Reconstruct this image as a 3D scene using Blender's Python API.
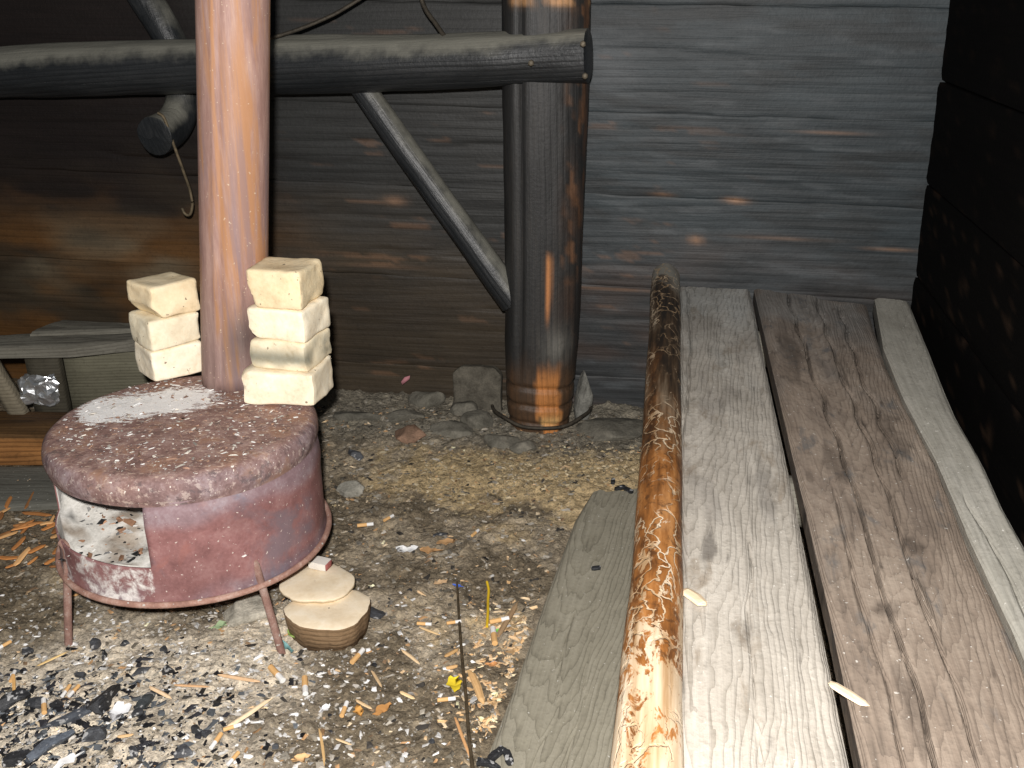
import bpy, bmesh, math, random
import numpy as np
from mathutils import Matrix, Vector

for o in list(bpy.data.objects): bpy.data.objects.remove(o)
SC = bpy.context.scene
COL = SC.collection
random.seed(4); RNG = np.random.default_rng(4)

# ------------------------------------------------------------------ camera
H, F, PITCH = 1.3, 995.0, math.radians(22)
cd = bpy.data.cameras.new('camera'); cd.sensor_width = 36; cd.lens = F/1024*36; cd.clip_start = .02
cam = bpy.data.objects.new('camera', cd); COL.objects.link(cam)
cam.location = (0, 0, H); cam.rotation_euler = (math.pi/2-PITCH, 0, 0)
SC.camera = cam
# ------------------------------------------------------------------ world, light, exposure
w = bpy.data.worlds.new('world'); SC.world = w; w.use_nodes = True
w.node_tree.nodes['Background'].inputs[0].default_value = (.75, .88, 1, 1)
w.node_tree.nodes['Background'].inputs[1].default_value = .045
ld = bpy.data.lights.new('camera_flash', 'POINT'); ld.energy = 325; ld.shadow_soft_size = .025
ld.color = (1, .965, .93)
fl = bpy.data.objects.new('camera_flash', ld); COL.objects.link(fl); fl.location = (-.02, -.08, 1.45)
vs = SC.view_settings
vs.view_transform = 'Standard'; vs.look = 'None'; vs.gamma = 1; vs.exposure = 0; vs.use_curve_mapping = False

# ------------------------------------------------------------------ helpers
cP, sP = math.cos(PITCH), math.sin(PITCH)
def ray(x, y):
    u = (x-512)/F; v = (384-y)/F
    return np.array([u, cP+v*sP, -sP+v*cP])
def onz(x, y, z=0.):
    r = ray(x, y); return np.array([0, 0, H])+(z-H)/r[2]*r
def ony(x, y, D, sl=-.15):
    r = ray(x, y); return np.array([0, 0, H])+D/(r[1]-sl*r[0])*r
def depth(p): return p[1]*cP-(p[2]-H)*sP

def _h(i, j, k, s):
    n = (i*374761393+j*668265263+k*2147483647+s*974634777) & 0x7fffffff
    n = ((n ^ (n >> 13))*1274126177) & 0x7fffffff
    n = (n ^ (n >> 16)) & 0xffff
    return n/65535.0
def vn(p, s=0):
    p = np.asarray(p, float); i = np.floor(p).astype(np.int64); f = p-i; f = f*f*(3-2*f)
    r = 0
    for a in (0, 1):
        for b in (0, 1):
            for c in (0, 1):
                wgt = (f[..., 0] if a else 1-f[..., 0])*(f[..., 1] if b else 1-f[..., 1])*(f[..., 2] if c else 1-f[..., 2])
                r = r+wgt*_h(i[..., 0]+a, i[..., 1]+b, i[..., 2]+c, s)
    return r*2-1
def fbm(p, oct=4, s=0):
    p = np.asarray(p, float); r = 0; a = .5
    for o in range(oct): r = r+a*vn(p*2**o, s+o*7); a *= .5
    return r
def p3(*a): return np.stack(np.broadcast_arrays(*[np.asarray(q, float) for q in a]), -1)
def sm(a, b, x): t = np.clip((x-a)/(b-a), 0, 1); return t*t*(3-2*t)

WM = {}
def tag(o, label, cat, group=None, kind=None):
    o['label'] = label; o['category'] = cat
    if group: o['group'] = group
    if kind: o['kind'] = kind
    return o
def T(p): return Matrix.Translation(Vector([float(q) for q in p]))
def place(o, parent, M):
    COL.objects.link(o); WM[o.name] = M
    if parent is not None:
        o.parent = parent; o.matrix_local = WM[parent.name].inverted() @ M
    else: o.matrix_local = M
    return o
def empty(name, p, label=None, cat=None, group=None):
    o = bpy.data.objects.new(name, None); o.empty_display_size = .05
    place(o, None, T(p))
    if label: tag(o, label, cat, group)
    return o
def axis_frame(p, d):
    d = Vector([float(q) for q in d]).normalized(); up = Vector((0, 0, 1))
    if abs(d.z) > .9: up = Vector((0, 1, 0))
    y = up.cross(d).normalized(); z = d.cross(y)
    M = Matrix((d, y, z)).transposed().to_4x4()
    M.translation = Vector([float(q) for q in p]); return M
def mesh_of(name, V, Fs, mat, col=None, smooth=True):
    me = bpy.data.meshes.new(name)
    me.from_pydata(np.asarray(V, float).tolist(), [], [tuple(int(i) for i in f) for f in Fs]); me.update()
    ca = me.attributes.new('Col', 'FLOAT_COLOR', 'POINT')
    n = len(V); c = np.ones((n, 4), np.float32)
    if col is not None: c[:, :3] = np.asarray(col, float) if np.ndim(col) == 2 else np.tile(np.asarray(col, float), (n, 1))
    ca.data.foreach_set('color', c.ravel())
    for m in (mat if isinstance(mat, (list, tuple)) else [mat]): me.materials.append(m)
    if smooth: me.polygons.foreach_set('use_smooth', np.ones(len(me.polygons), bool))
    return me
def mk(name, V, Fs, mat, parent=None, frame=None, col=None, smooth=True):
    V = np.asarray(V, float)
    if frame is None: frame = T((V[:, 0].mean(), V[:, 1].mean(), V[:, 2].min()))
    inv = np.array(frame.inverted()); L = V @ inv[:3, :3].T+inv[:3, 3]
    o = bpy.data.objects.new(name, mesh_of(name, L, Fs, mat, col, smooth))
    return place(o, parent, frame)
def sharp(o, a=40):
    me = o.data; me.set_sharp_from_angle(angle=math.radians(a)); return o

def grid_faces(nx, ny, off=0, wrap=False):
    f = []
    for i in range(nx-1):
        for j in range(ny if wrap else ny-1):
            k = (j+1) % ny
            f.append((off+i*ny+j, off+(i+1)*ny+j, off+(i+1)*ny+k, off+i*ny+k))
    return f
def slab(top, bot):
    """closed slab from two (nx,ny,3) grids (top, bottom)"""
    nx, ny = top.shape[:2]; n = nx*ny
    V = np.concatenate([top.reshape(-1, 3), bot.reshape(-1, 3)])
    f = [q[::-1] for q in grid_faces(nx, ny)]+grid_faces(nx, ny, n)
    for i in range(nx-1):
        f.append((i*ny, (i+1)*ny, n+(i+1)*ny, n+i*ny)[::-1]); a = i*ny+ny-1
        f.append((a, a+ny, n+a+ny, n+a))
    for j in range(ny-1):
        f.append((j, j+1, n+j+1, n+j)); a = (nx-1)*ny+j
        f.append((a, a+1, n+a+1, n+a)[::-1])
    return V, f
def poly(pts, s):
    pts = np.asarray(pts, float); d = np.r_[0, np.cumsum(np.linalg.norm(np.diff(pts, axis=0), axis=1))]; d /= d[-1]
    return np.stack([np.interp(s, d, pts[:, k]) for k in range(pts.shape[1])], -1)

def plank(name, Le, Re, th, mat, parent=None, nx=90, ny=40, seed=0, cracks=(), steps=(), rough=.0012, warp=.004, col=None, endj=.006, zfun=None, knots=()):
    """plank between two 3-D edge polylines, with grain relief, splits and uneven ends"""
    s = np.linspace(0, 1, nx); t = np.linspace(0, 1, ny)
    L = poly(Le, s); R = poly(Re, s); ax = (L[-1]+R[-1]-L[0]-R[0])/2; ln = np.linalg.norm(ax); axn = ax/ln
    W = np.linalg.norm(L-R, axis=1).mean()
    top = L[:, None]*(1-t[None, :, None])+R[:, None]*t[None, :, None]
    S, Tt = np.meshgrid(s, t, indexing='ij')
    e = vn(p3(Tt*W*30, 0*S, 0*S), seed)*endj
    top += axn*((e*(1-sm(0, .05, S))+e[:, ::-1]*sm(.95, 1, S)))[..., None]
    bot = top.copy()
    q = p3(S*ln, Tt*W, 0*S+seed*3.1)
    z = warp*fbm(q*np.array([1.5, 6, 1]), 3, seed)+rough*fbm(q*np.array([5, 140, 1]), 2, seed+3)+rough*.7*fbm(q*np.array([30, 30, 1]), 2, seed+4)
    for pts, wd, dp in cracks:
        pts = np.asarray(pts); tc = np.interp(S, pts[:, 0], pts[:, 1])+.006/W*vn(p3(S*ln*9, 0*S, 0*S), seed+9)
        inr = sm(pts[0, 0]-.02, pts[0, 0]+.02, S)*(1-sm(pts[-1, 0]-.02, pts[-1, 0]+.02, S))
        z -= dp*inr*np.exp(-((Tt-tc)*W/wd)**2)
    for pts, dz in steps:
        pts = np.asarray(pts); tc = np.interp(S, pts[:, 0], pts[:, 1])+.005/W*vn(p3(S*ln*7, 0*S, 0*S), seed+9)
        z -= dz*sm(-.006, .006, (Tt-tc)*W)
    edge = np.minimum(Tt, 1-Tt)*W
    z -= .006*np.exp(-(edge/.005)**2)
    if zfun is not None: z += zfun(S, Tt)
    nrm = np.cross(axn, (R-L)[0]/np.linalg.norm((R-L)[0])); nrm = nrm if nrm[2] >= 0 else -nrm
    top = top+nrm*z[..., None]; bot = bot-nrm*th
    V, f = slab(top, bot)
    ctr = (L[0]+R[0])/2-nrm*th
    y = nrm; M = axis_frame(ctr, axn)
    c = None
    if col is not None:
        c = col(S, Tt); c = np.concatenate([c.reshape(-1, 3)]*2)
    o = mk(name, V, f, mat, parent, M, c)
    return sharp(o, 50)

def log(name, pts, mat, parent=None, n=28, m=40, seed=0, amp=.06, capmat=None, squash=None, col=None, dome=.0, fine=.012, twist=0):
    """tapering log along a path of (x,y,z,r) with an irregular surface and closed ends"""
    P = np.asarray(pts, float); s = np.linspace(0, 1, m)
    d = np.r_[0, np.cumsum(np.linalg.norm(np.diff(P[:, :3], axis=0), axis=1))]; ln = d[-1]; d /= ln
    C = np.stack([np.interp(s, d, P[:, k]) for k in range(4)], -1)
    k = max(1, m//14)
    if len(P) > 2:
        for _ in range(k*2): C[1:-1] = (C[:-2]+2*C[1:-1]+C[2:])/4
    ax = np.gradient(C[:, :3], axis=0); ax /= np.linalg.norm(ax, axis=1)[:, None]
    ref = np.array([0, 0, 1.]) if abs(ax.mean(0)[2]) < .8 else np.array([0, 1., 0])
    u = np.cross(ref, ax); u /= np.linalg.norm(u, axis=1)[:, None]; v = np.cross(ax, u)
    a = np.linspace(0, 2*np.pi, n, endpoint=False)
    A, S = np.meshgrid(a, s); S_ = S*ln
    q = p3(np.cos(A)*1.2, np.sin(A)*1.2, S_*4+seed*5)
    rr = 1+amp*fbm(q, 3, seed)+fine*vn(p3(np.cos(A)*9, np.sin(A)*9, S_*6), seed+2)
    if squash is not None: rr = rr*squash(A, S)
    r = C[:, 3][:, None]*rr
    V = C[:, None, :3]+u[:, None]*(np.cos(A)*r)[..., None]+v[:, None]*(np.sin(A)*r)[..., None]
    f = grid_faces(m, n, 0, True)
    V = V.reshape(-1, 3); base = len(V); caps = []
    for end, i in ((0, 0), (1, m-1)):
        ring = V[i*n:(i+1)*n]; cc = ring.mean(0); sg = -1 if end == 0 else 1
        in1 = cc+(ring-cc)*.88+ax[i]*sg*C[i, 3]*.05; b1 = base+sum(len(x) for x in caps); caps.append(in1)
        in2 = cc+(ring-cc)*.45+ax[i]*sg*C[i, 3]*(.05+dome); b2 = b1+n; caps.append(in2); caps.append((cc+ax[i]*sg*C[i, 3]*(.05+dome))[None]); b3 = b2+n
        for j in range(n):
            kx = (j+1) % n; R0 = i*n
            fs = [(R0+j, b1+j, b1+kx, R0+kx), (b1+j, b2+j, b2+kx, b1+kx), (b2+j, b3, b2+kx)]
            f += [x if end else x[::-1] for x in fs] if end == 0 else [x[::-1] for x in fs]
    V = np.concatenate([V]+caps)
    M = axis_frame(C[0, :3], C[-1, :3]-C[0, :3])
    c = None
    if col is not None:
        cc = col(S, A).reshape(-1, 3); c = np.concatenate([cc, np.tile(cc[:n], (1, 1)), cc[:n], cc[:1], cc[-n:], cc[-n:], cc[-1:]])
    o = mk(name, V, f, mat, parent, M, c)
    bm = bmesh.new(); bm.from_mesh(o.data); bmesh.ops.recalc_face_normals(bm, faces=bm.faces); bm.to_mesh(o.data); bm.free()
    return sharp(o, 60)

def tube(name, pts, r, mat, parent=None, n=8, m=None, col=None, wob=0, seed=0):
    P = np.asarray(pts, float); m = m or max(6, len(P)*6)
    pts4 = np.c_[P, np.full(len(P), r) if np.ndim(r) == 0 else np.asarray(r)]
    return log(name, pts4, mat, parent, n=n, m=m, seed=seed, amp=wob, fine=0, col=None if col is None else (lambda S, A: np.broadcast_to(np.asarray(col, float), S.shape+(3,))))

def ico(sub=2):
    bm = bmesh.new(); bmesh.ops.create_icosphere(bm, subdivisions=sub, radius=1)
    V = np.array([v.co[:] for v in bm.verts]); f = [[v.index for v in q.verts] for q in bm.faces]; bm.free(); return V, f
ICO1, ICO2, ICO3, ICO4 = ico(1), ico(2), ico(3), ico(4)
def rotz(a): c, s = math.cos(a), math.sin(a); return np.array([[c, -s, 0], [s, c, 0], [0, 0, 1]])
def rot(ax, a): return np.array(Matrix.Rotation(a, 3, ax))
def boxgrid(n):
    """subdivided cube in [-1,1]"""
    bm = bmesh.new(); bmesh.ops.create_cube(bm, size=2); bmesh.ops.subdivide_edges(bm, edges=bm.edges, cuts=n, use_grid_fill=True)
    V = np.array([v.co[:] for v in bm.verts]); f = [[v.index for v in q.verts] for q in bm.faces]; bm.free(); return V, f
BOX7 = boxgrid(9); BOX14 = boxgrid(15); BOX2 = boxgrid(2); BOX4 = boxgrid(4)
def chunk(half, rnd, amp, seed, chips=(), src=BOX7, freq=14):
    """rounded, chipped, uneven block (local coordinates, centre at origin)"""
    V0, f = src; h = np.asarray(half); V = V0*h
    c = np.clip(V, -(h-rnd), h-rnd); d = V-c; l = np.linalg.norm(d, axis=1)[:, None]
    V = np.where(l > 1e-9, c+d/np.maximum(l, 1e-9)*np.minimum(l, rnd), V)
    for nrm, dist in chips:
        nrm = np.asarray(nrm, float); nrm /= np.linalg.norm(nrm); k = V @ nrm-dist
        V = V-np.maximum(k, 0)[:, None]*nrm
    V = V+amp*np.stack([fbm(V*freq+9*i, 3, seed+i) for i in range(3)], -1)*2
    return V, f

# ------------------------------------------------------------------ materials
def newmat(name):
    m = bpy.data.materials.new(name); m.use_nodes = True; nt = m.node_tree
    b = nt.nodes['Principled BSDF']; return m, nt, b
class G:
    def __init__(s, nt): s.nt = nt
    def n(s, t, **k):
        x = s.nt.nodes.new('ShaderNode'+t)
        for a, v in k.items(): setattr(x, a, v)
        return x
    def l(s, a, b): s.nt.links.new(a, b)
    def setin(s, i, v):
        if hasattr(v, 'links') or hasattr(v, 'is_linked'): s.l(v, i)
        else: i.default_value = v
    def math(s, op, a, b=0.0, clamp=False):
        x = s.n('Math', operation=op, use_clamp=clamp); s.setin(x.inputs[0], a); s.setin(x.inputs[1], b); return x.outputs[0]
    def mix(s, f, a, b, mode='MIX'):
        x = s.n('Mix', data_type='RGBA', blend_type=mode)
        for i, v in ((0, f), (6, a), (7, b)):
            s.setin(x.inputs[i], (*v, 1) if isinstance(v, (tuple, list)) and len(v) == 3 else v)
        return x.outputs[2]
    def mapv(s, v, sc, loc=(0, 0, 0), rt=(0, 0, 0)):
        x = s.n('Mapping'); s.l(v, x.inputs[0]); x.inputs[1].default_value = loc; x.inputs[2].default_value = rt; x.inputs[3].default_value = sc; return x.outputs[0]
    def noise(s, v, sc, det=4, rough=.55, dist=0):
        x = s.n('TexNoise'); s.l(v, x.inputs['Vector']); x.inputs['Scale'].default_value = sc; x.inputs['Detail'].default_value = det
        x.inputs['Roughness'].default_value = rough; x.inputs['Distortion'].default_value = dist; return x.outputs['Fac']
    def ramp(s, f, stops):
        x = s.n('ValToRGB'); r = x.color_ramp
        while len(r.elements) < len(stops): r.elements.new(.5)
        for e, (p, c) in zip(r.elements, stops): e.position = p; e.color = (*c, 1) if len(c) == 3 else c
        s.l(f, x.inputs[0]); return x.outputs[0]
    def thr(s, f, a, b):
        x = s.n('MapRange', interpolation_type='SMOOTHSTEP'); s.l(f, x.inputs[0]); x.inputs[1].default_value = a; x.inputs[2].default_value = b; return x.outputs[0]
    def coords(s, rnd=True):
        tc = s.n('TexCoord').outputs['Object']
        if not rnd: return tc
        oi = s.n('ObjectInfo').outputs['Random']; v = s.n('VectorMath', operation='MULTIPLY_ADD'); 
        cx = s.n('CombineXYZ'); s.l(oi, cx.inputs[0]); s.l(oi, cx.inputs[1]); s.l(oi, cx.inputs[2])
        s.l(cx.outputs[0], v.inputs[0]); v.inputs[1].default_value = (17.3, 0.11, 0.05); s.l(tc, v.inputs[2]); return v.outputs[0]
    def attr(s): x = s.n('Attribute', attribute_name='Col'); return x.outputs['Color']
    def bump(s, h, st, dist, b):
        x = s.n('Bump'); x.inputs['Strength'].default_value = st; x.inputs['Distance'].default_value = dist; s.l(h, x.inputs['Height']); s.l(x.outputs[0], b.inputs['Normal'])

def wood(name, dark, mid, light, rings=22, rw=.5, blot=.5, rough=.8, bump=.5, speck=.0, dust=None, spec=.3, stain=None, tilt=.03):
    m, nt, b = newmat(name); g = G(nt); co = g.coords()
    wn = g.n('TexNoise'); g.l(g.mapv(co, (.55, 3.2, 3.2)), wn.inputs['Vector']); wn.inputs['Scale'].default_value = 1.2; wn.inputs['Detail'].default_value = 2
    va = g.n('VectorMath', operation='MULTIPLY_ADD'); g.l(wn.outputs['Color'], va.inputs[0]); va.inputs[1].default_value = (.0, .06, .06); g.l(co, va.inputs[2])
    w2 = g.n('TexNoise'); g.l(g.mapv(co, (3, 14, 14)), w2.inputs['Vector']); w2.inputs['Scale'].default_value = 1; w2.inputs['Detail'].default_value = 3
    vb = g.n('VectorMath', operation='MULTIPLY_ADD'); g.l(w2.outputs['Color'], vb.inputs[0]); vb.inputs[1].default_value = (0, .012, .012); g.l(va.outputs[0], vb.inputs[2])
    wv = g.n('TexWave', wave_type='RINGS', rings_direction='X', wave_profile='SAW'); g.l(g.mapv(vb.outputs[0], (1, 1, 1), (0, -.05, -.11), (0, tilt, 0)), wv.inputs['Vector'])
    wv.inputs['Scale'].default_value = rings; wv.inputs['Distortion'].default_value = 0; wv.inputs['Detail'].default_value = 1; wv.inputs['Detail Scale'].default_value = 1
    fine = g.noise(g.mapv(co, (3, 150, 150)), 1, 4, .65)
    big = g.noise(g.mapv(co, (2.2, 8, 8)), 1.5, 4, .6, .6)
    spk = g.noise(co, 90, 3, .6)
    ring = g.math('SUBTRACT', .78, g.math('MULTIPLY', g.math('POWER', wv.outputs['Fac'], 3.5), .75))
    t = g.math('ADD', g.math('MULTIPLY', ring, rw), g.math('MULTIPLY', fine, 1-rw))
    t = g.math('ADD', g.math('MULTIPLY', t, 1-blot), g.math('MULTIPLY', big, blot))
    c = g.ramp(t, [(.25, dark), (.5, mid), (.75, light)])
    c = g.mix(g.math('MULTIPLY', g.thr(spk, .5, .75), .35), c, dark)
    if stain:
        sn = g.noise(g.mapv(co, (3, 7, 7)), 2.2, 5, .65, .5); c = g.mix(g.math('MULTIPLY', g.thr(sn, .56, .7), .8), c, stain)
    c = g.mix(1, c, g.attr(), 'MULTIPLY')
    if dust:
        geo = g.n('NewGeometry'); sx = g.n('SeparateXYZ'); g.l(geo.outputs['Normal'], sx.inputs[0])
        dn = g.noise(co, 14, 4, .6); dz = g.math('ADD', sx.outputs[2], g.math('MULTIPLY', g.math('SUBTRACT', dn, .5), .9))
        c = g.mix(g.math('MULTIPLY', g.thr(dz, .12, .75), dust[1]), c, dust[0])
    if speck:
        s2 = g.noise(co, 130, 2, .5); c = g.mix(g.math('MULTIPLY', g.thr(s2, .70, .74), speck), c, (.8, .78, .72))
    g.l(c, b.inputs['Base Color']); b.inputs['Roughness'].default_value = rough; b.inputs['Specular IOR Level'].default_value = spec
    hh = g.math('ADD', g.math('MULTIPLY', fine, .6), g.math('ADD', g.math('MULTIPLY', ring, .5), g.math('MULTIPLY', spk, .4)))
    g.bump(hh, bump, .004, b); return m

def mottle(name, cols, sc=20, rough=.9, bump=.5, bd=.004, stretch=(1, 1, 1), speck=None, spec=.2, metal=0, det=6, extra=None, rnd=True, tint=True, film=False):
    """general mottled surface: cols = ramp stops, tinted by the Col attribute"""
    m, nt, b = newmat(name); g = G(nt); co = g.coords(rnd); v = g.mapv(co, stretch)
    n1 = g.noise(v, sc, det, .62, .3); n2 = g.noise(v, sc*7, 3, .6)
    t = g.math('ADD', g.math('MULTIPLY', n1, .7), g.math('MULTIPLY', n2, .3))
    c = g.ramp(t, cols)
    if extra: c = extra(g, co, c)
    if tint: c = g.mix(1, c, g.attr(), 'MULTIPLY')
    if film:
        xa = g.n('Attribute', attribute_name='Ash'); fn = g.noise(co, 34, 6, .7, .4)
        c = g.mix(g.thr(g.math('ADD', xa.outputs['Fac'], g.math('MULTIPLY', g.math('SUBTRACT', fn, .5), 1.6)), .35, .75), c, (.74, .71, .68))
    if speck:
        s2 = g.noise(co, speck[0], 2, .5); c = g.mix(g.thr(s2, speck[1], speck[1]+.05), c, speck[2])
    g.l(c, b.inputs['Base Color']); b.inputs['Roughness'].default_value = rough; b.inputs['Specular IOR Level'].default_value = spec
    b.inputs['Metallic'].default_value = metal
    g.bump(t, bump, bd, b); return m

M = {}
M['wall'] = wood('soot_boards', (.45, .45, .45), (.95, .95, .95), (1.5, 1.5, 1.5), rings=14, rw=.25, blot=.55, rough=.55, bump=.5, spec=.35)
M['blackwall'] = wood('black_boards', (.45, .45, .45), (.95, .95, .95), (1.5, 1.5, 1.5), rings=14, rw=.25, blot=.55, rough=.8, bump=.5, spec=.06)
M['sooty'] = wood('sooty_timber', (.006, .007, .008), (.016, .018, .020), (.042, .044, .046), rings=20, rw=.3, blot=.5, rough=.42, bump=.6, dust=((.20, .195, .165), .95), spec=.45)
M['greyA'] = wood('weathered_grey_plank', (.17, .15, .12), (.40, .365, .315), (.58, .54, .475), rings=100, rw=.42, blot=.5, rough=.85, bump=.8, speck=.5, stain=(.27, .225, .175))
M['brownB'] = wood('weathered_brown_plank', (.09, .072, .058), (.235, .185, .145), (.40, .33, .265), rings=120, rw=.38, blot=.55, rough=.85, bump=.7, speck=.5, stain=(.13, .125, .12))
M['greyD'] = wood('pale_grey_plank', (.18, .165, .14), (.34, .325, .28), (.46, .44, .39), rings=90, rw=.2, blot=.6, rough=.9, bump=.6, speck=.6)
M['floorb'] = wood('olive_grey_plank', (.13, .118, .088), (.27, .248, .19), (.38, .352, .28), rings=85, rw=.45, blot=.4, rough=.9, bump=.7, speck=.5)
M['bench'] = wood('bench_plank', (.07, .065, .05), (.15, .14, .115), (.24, .23, .19), rings=30, rw=.4, blot=.5, bump=.6)
M['rust_beam'] = wood('brown_beam', (.05, .03, .012), (.17, .09, .035), (.36, .21, .09), rings=26, rw=.5, blot=.5, bump=.6)
M['postw'] = wood('post_wood', (.4, .4, .4), (1, 1, 1), (1.9, 1.7, 1.5), rings=18, rw=.3, blot=.55, rough=.55, bump=.6, spec=.4)
M['splint'] = wood('split_wood', (.55, .40, .25), (.76, .60, .41), (.90, .78, .60), rings=60, rw=.3, blot=.5, bump=.3)
M['char'] = mottle('charcoal', [(.3, (.008, .008, .009)), (.6, (.03, .032, .036)), (.8, (.16, .17, .18))], 60, .6, .9, spec=.5, speck=(75, .60, (.36, .36, .36)))
M['stone'] = mottle('grey_stone', [(.3, (.09, .085, .075)), (.5, (.20, .197, .18)), (.7, (.33, .32, .29))], 26, .95, .9, .008)
M['ash'] = mottle('ash', [(.3, (.40, .385, .36)), (.5, (.62, .61, .58)), (.7, (.80, .79, .77))], 30, .95, .8)
M['litter'] = mottle('litter', [(.3, (.7, .7, .7)), (.6, (1, 1, 1))], 60, .9, .2)
M['brick'] = mottle('fire_brick', [(.28, (.62, .51, .35)), (.45, (.84, .73, .55)), (.65, (.93, .86, .70))], 16, .92, .7, .004, speck=(70, .70, (.30, .24, .16)))
M['foil'] = mottle('foil', [(.3, (.6, .62, .64)), (.7, (.9, .92, .94))], 20, .28, .3, metal=.85, spec=.5)
M['plain'] = mottle('painted_scrap', [(.3, (.85, .85, .85)), (.7, (1, 1, 1))], 40, .6, .2)
M['wire'] = mottle('old_wire', [(.3, (.02, .018, .015)), (.7, (.10, .085, .065))], 60, .6, .4, metal=.3)
M['iron'] = mottle('rusty_iron', [(.25, (.13, .07, .06)), (.5, (.27, .16, .13)), (.75, (.45, .36, .32))], 30, .75, .6, speck=(80, .68, (.5, .47, .43)))
M['disc'] = mottle('sawn_wood', [(.25, (.66, .52, .34)), (.5, (.80, .68, .50)), (.75, (.90, .82, .68))], 14, .9, .4)
M['bark'] = wood('bark_brown', (.08, .05, .025), (.22, .14, .075), (.36, .25, .15), rings=30, rw=.3, bump=.8)

def stove_extra(g, co, c):
    # soot and scale blotches on a red-brown painted drum
    a = g.noise(co, 5, 5, .65, .6); c = g.mix(g.math('MULTIPLY', g.thr(a, .50, .66), .75), c, (.17, .135, .155))
    a = g.noise(co, 9, 5, .6, .4); return g.mix(g.math('MULTIPLY', g.thr(a, .58, .66), .5), c, (.30, .12, .10))
M['drum'] = mottle('drum_steel', [(.28, (.15, .066, .064)), (.5, (.25, .118, .114)), (.74, (.36, .21, .20))], 22, .62, .5, .003, speck=(160, .69, (.60, .52, .47)), spec=.4, extra=stove_extra, film=True)
M['ash_in'] = mottle('ash_coated_steel', [(.3, (.42, .40, .37)), (.5, (.58, .56, .53)), (.7, (.72, .70, .67))], 14, .95, .5, tint=False)
def pipe_extra(g, co, c):
    a = g.noise(g.mapv(co, (26, 26, 1.2)), 1, 4, .6, .3); c = g.mix(g.math('MULTIPLY', g.thr(a, .48, .60), .75), c, (.44, .215, .09))
    a = g.noise(g.mapv(co, (18, 18, 1)), 1.3, 4, .6, .3); return g.mix(g.math('MULTIPLY', g.thr(a, .55, .66), .6), c, (.24, .17, .18))
M['pipe'] = mottle('pipe_steel', [(.3, (.25, .145, .12)), (.5, (.36, .22, .185)), (.7, (.48, .32, .265))], 55, .6, .35, .002, stretch=(1, 1, .12), speck=(170, .70, (.6, .48, .36)), spec=.4, extra=pipe_extra)
def lid_extra(g, co, c):
    x = g.n('Attribute', attribute_name='Ash'); s = g.noise(g.mapv(co, (1, 2.4, 1), (0, 0, 0), (0, 0, .25)), 30, 8, .75, .4)
    k = g.thr(g.math('ADD', x.outputs['Fac'], g.math('MULTIPLY', g.math('SUBTRACT', s, .5), 2.6)), .50, .66)
    r = g.noise(co, 12, 5, .65); c = g.mix(g.thr(r, .5, .62), c, (.30, .17, .12))
    r = g.noise(g.mapv(co, (1, 2, 1)), 55, 6, .75); c = g.mix(g.math('MULTIPLY', g.thr(r, .54, .62), .75), c, (.56, .42, .34)); r = g.noise(co, 38, 6, .75); c = g.mix(g.math('MULTIPLY', g.thr(r, .55, .63), .7), c, (.12, .085, .08))
    return g.mix(k, c, (.93, .92, .91))
M['lid'] = mottle('drum_lid', [(.30, (.12, .07, .062)), (.48, (.25, .15, .13)), (.70, (.46, .34, .31))], 24, .75, .8, .004, speck=(120, .68, (.75, .7, .64)), spec=.3, extra=lid_extra)

def ground_mat():
    m, nt, b = newmat('dirt'); g = G(nt); co = g.n('TexCoord').outputs['Object']
    n1 = g.noise(co, 26, 8, .7, .4); n2 = g.noise(co, 150, 4, .65); n3 = g.noise(co, 60, 5, .7, .3)
    c = g.ramp(g.math('ADD', g.math('MULTIPLY', n1, .5), g.math('MULTIPLY', n2, .5)), [(.34, (.42, .41, .40)), (.48, (.95, .95, .95)), (.62, (1.6, 1.57, 1.5))])
    c = g.mix(1, c, g.attr(), 'MULTIPLY')
    c = g.mix(g.math('MULTIPLY', g.thr(n3, .60, .66), .75), c, (.50, .46, .39))
    n4 = g.noise(co, 44, 6, .7, .5); c = g.mix(g.math('MULTIPLY', g.thr(n4, .62, .70), .65), c, (.022, .02, .019))
    g.l(c, b.inputs['Base Color']); b.inputs['Roughness'].default_value = .95; b.inputs['Specular IOR Level'].default_value = .15
    g.bump(g.math('ADD', n1, g.math('MULTIPLY', n2, .6)), .9, .012, b); return m
M['dirt'] = ground_mat()

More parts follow.
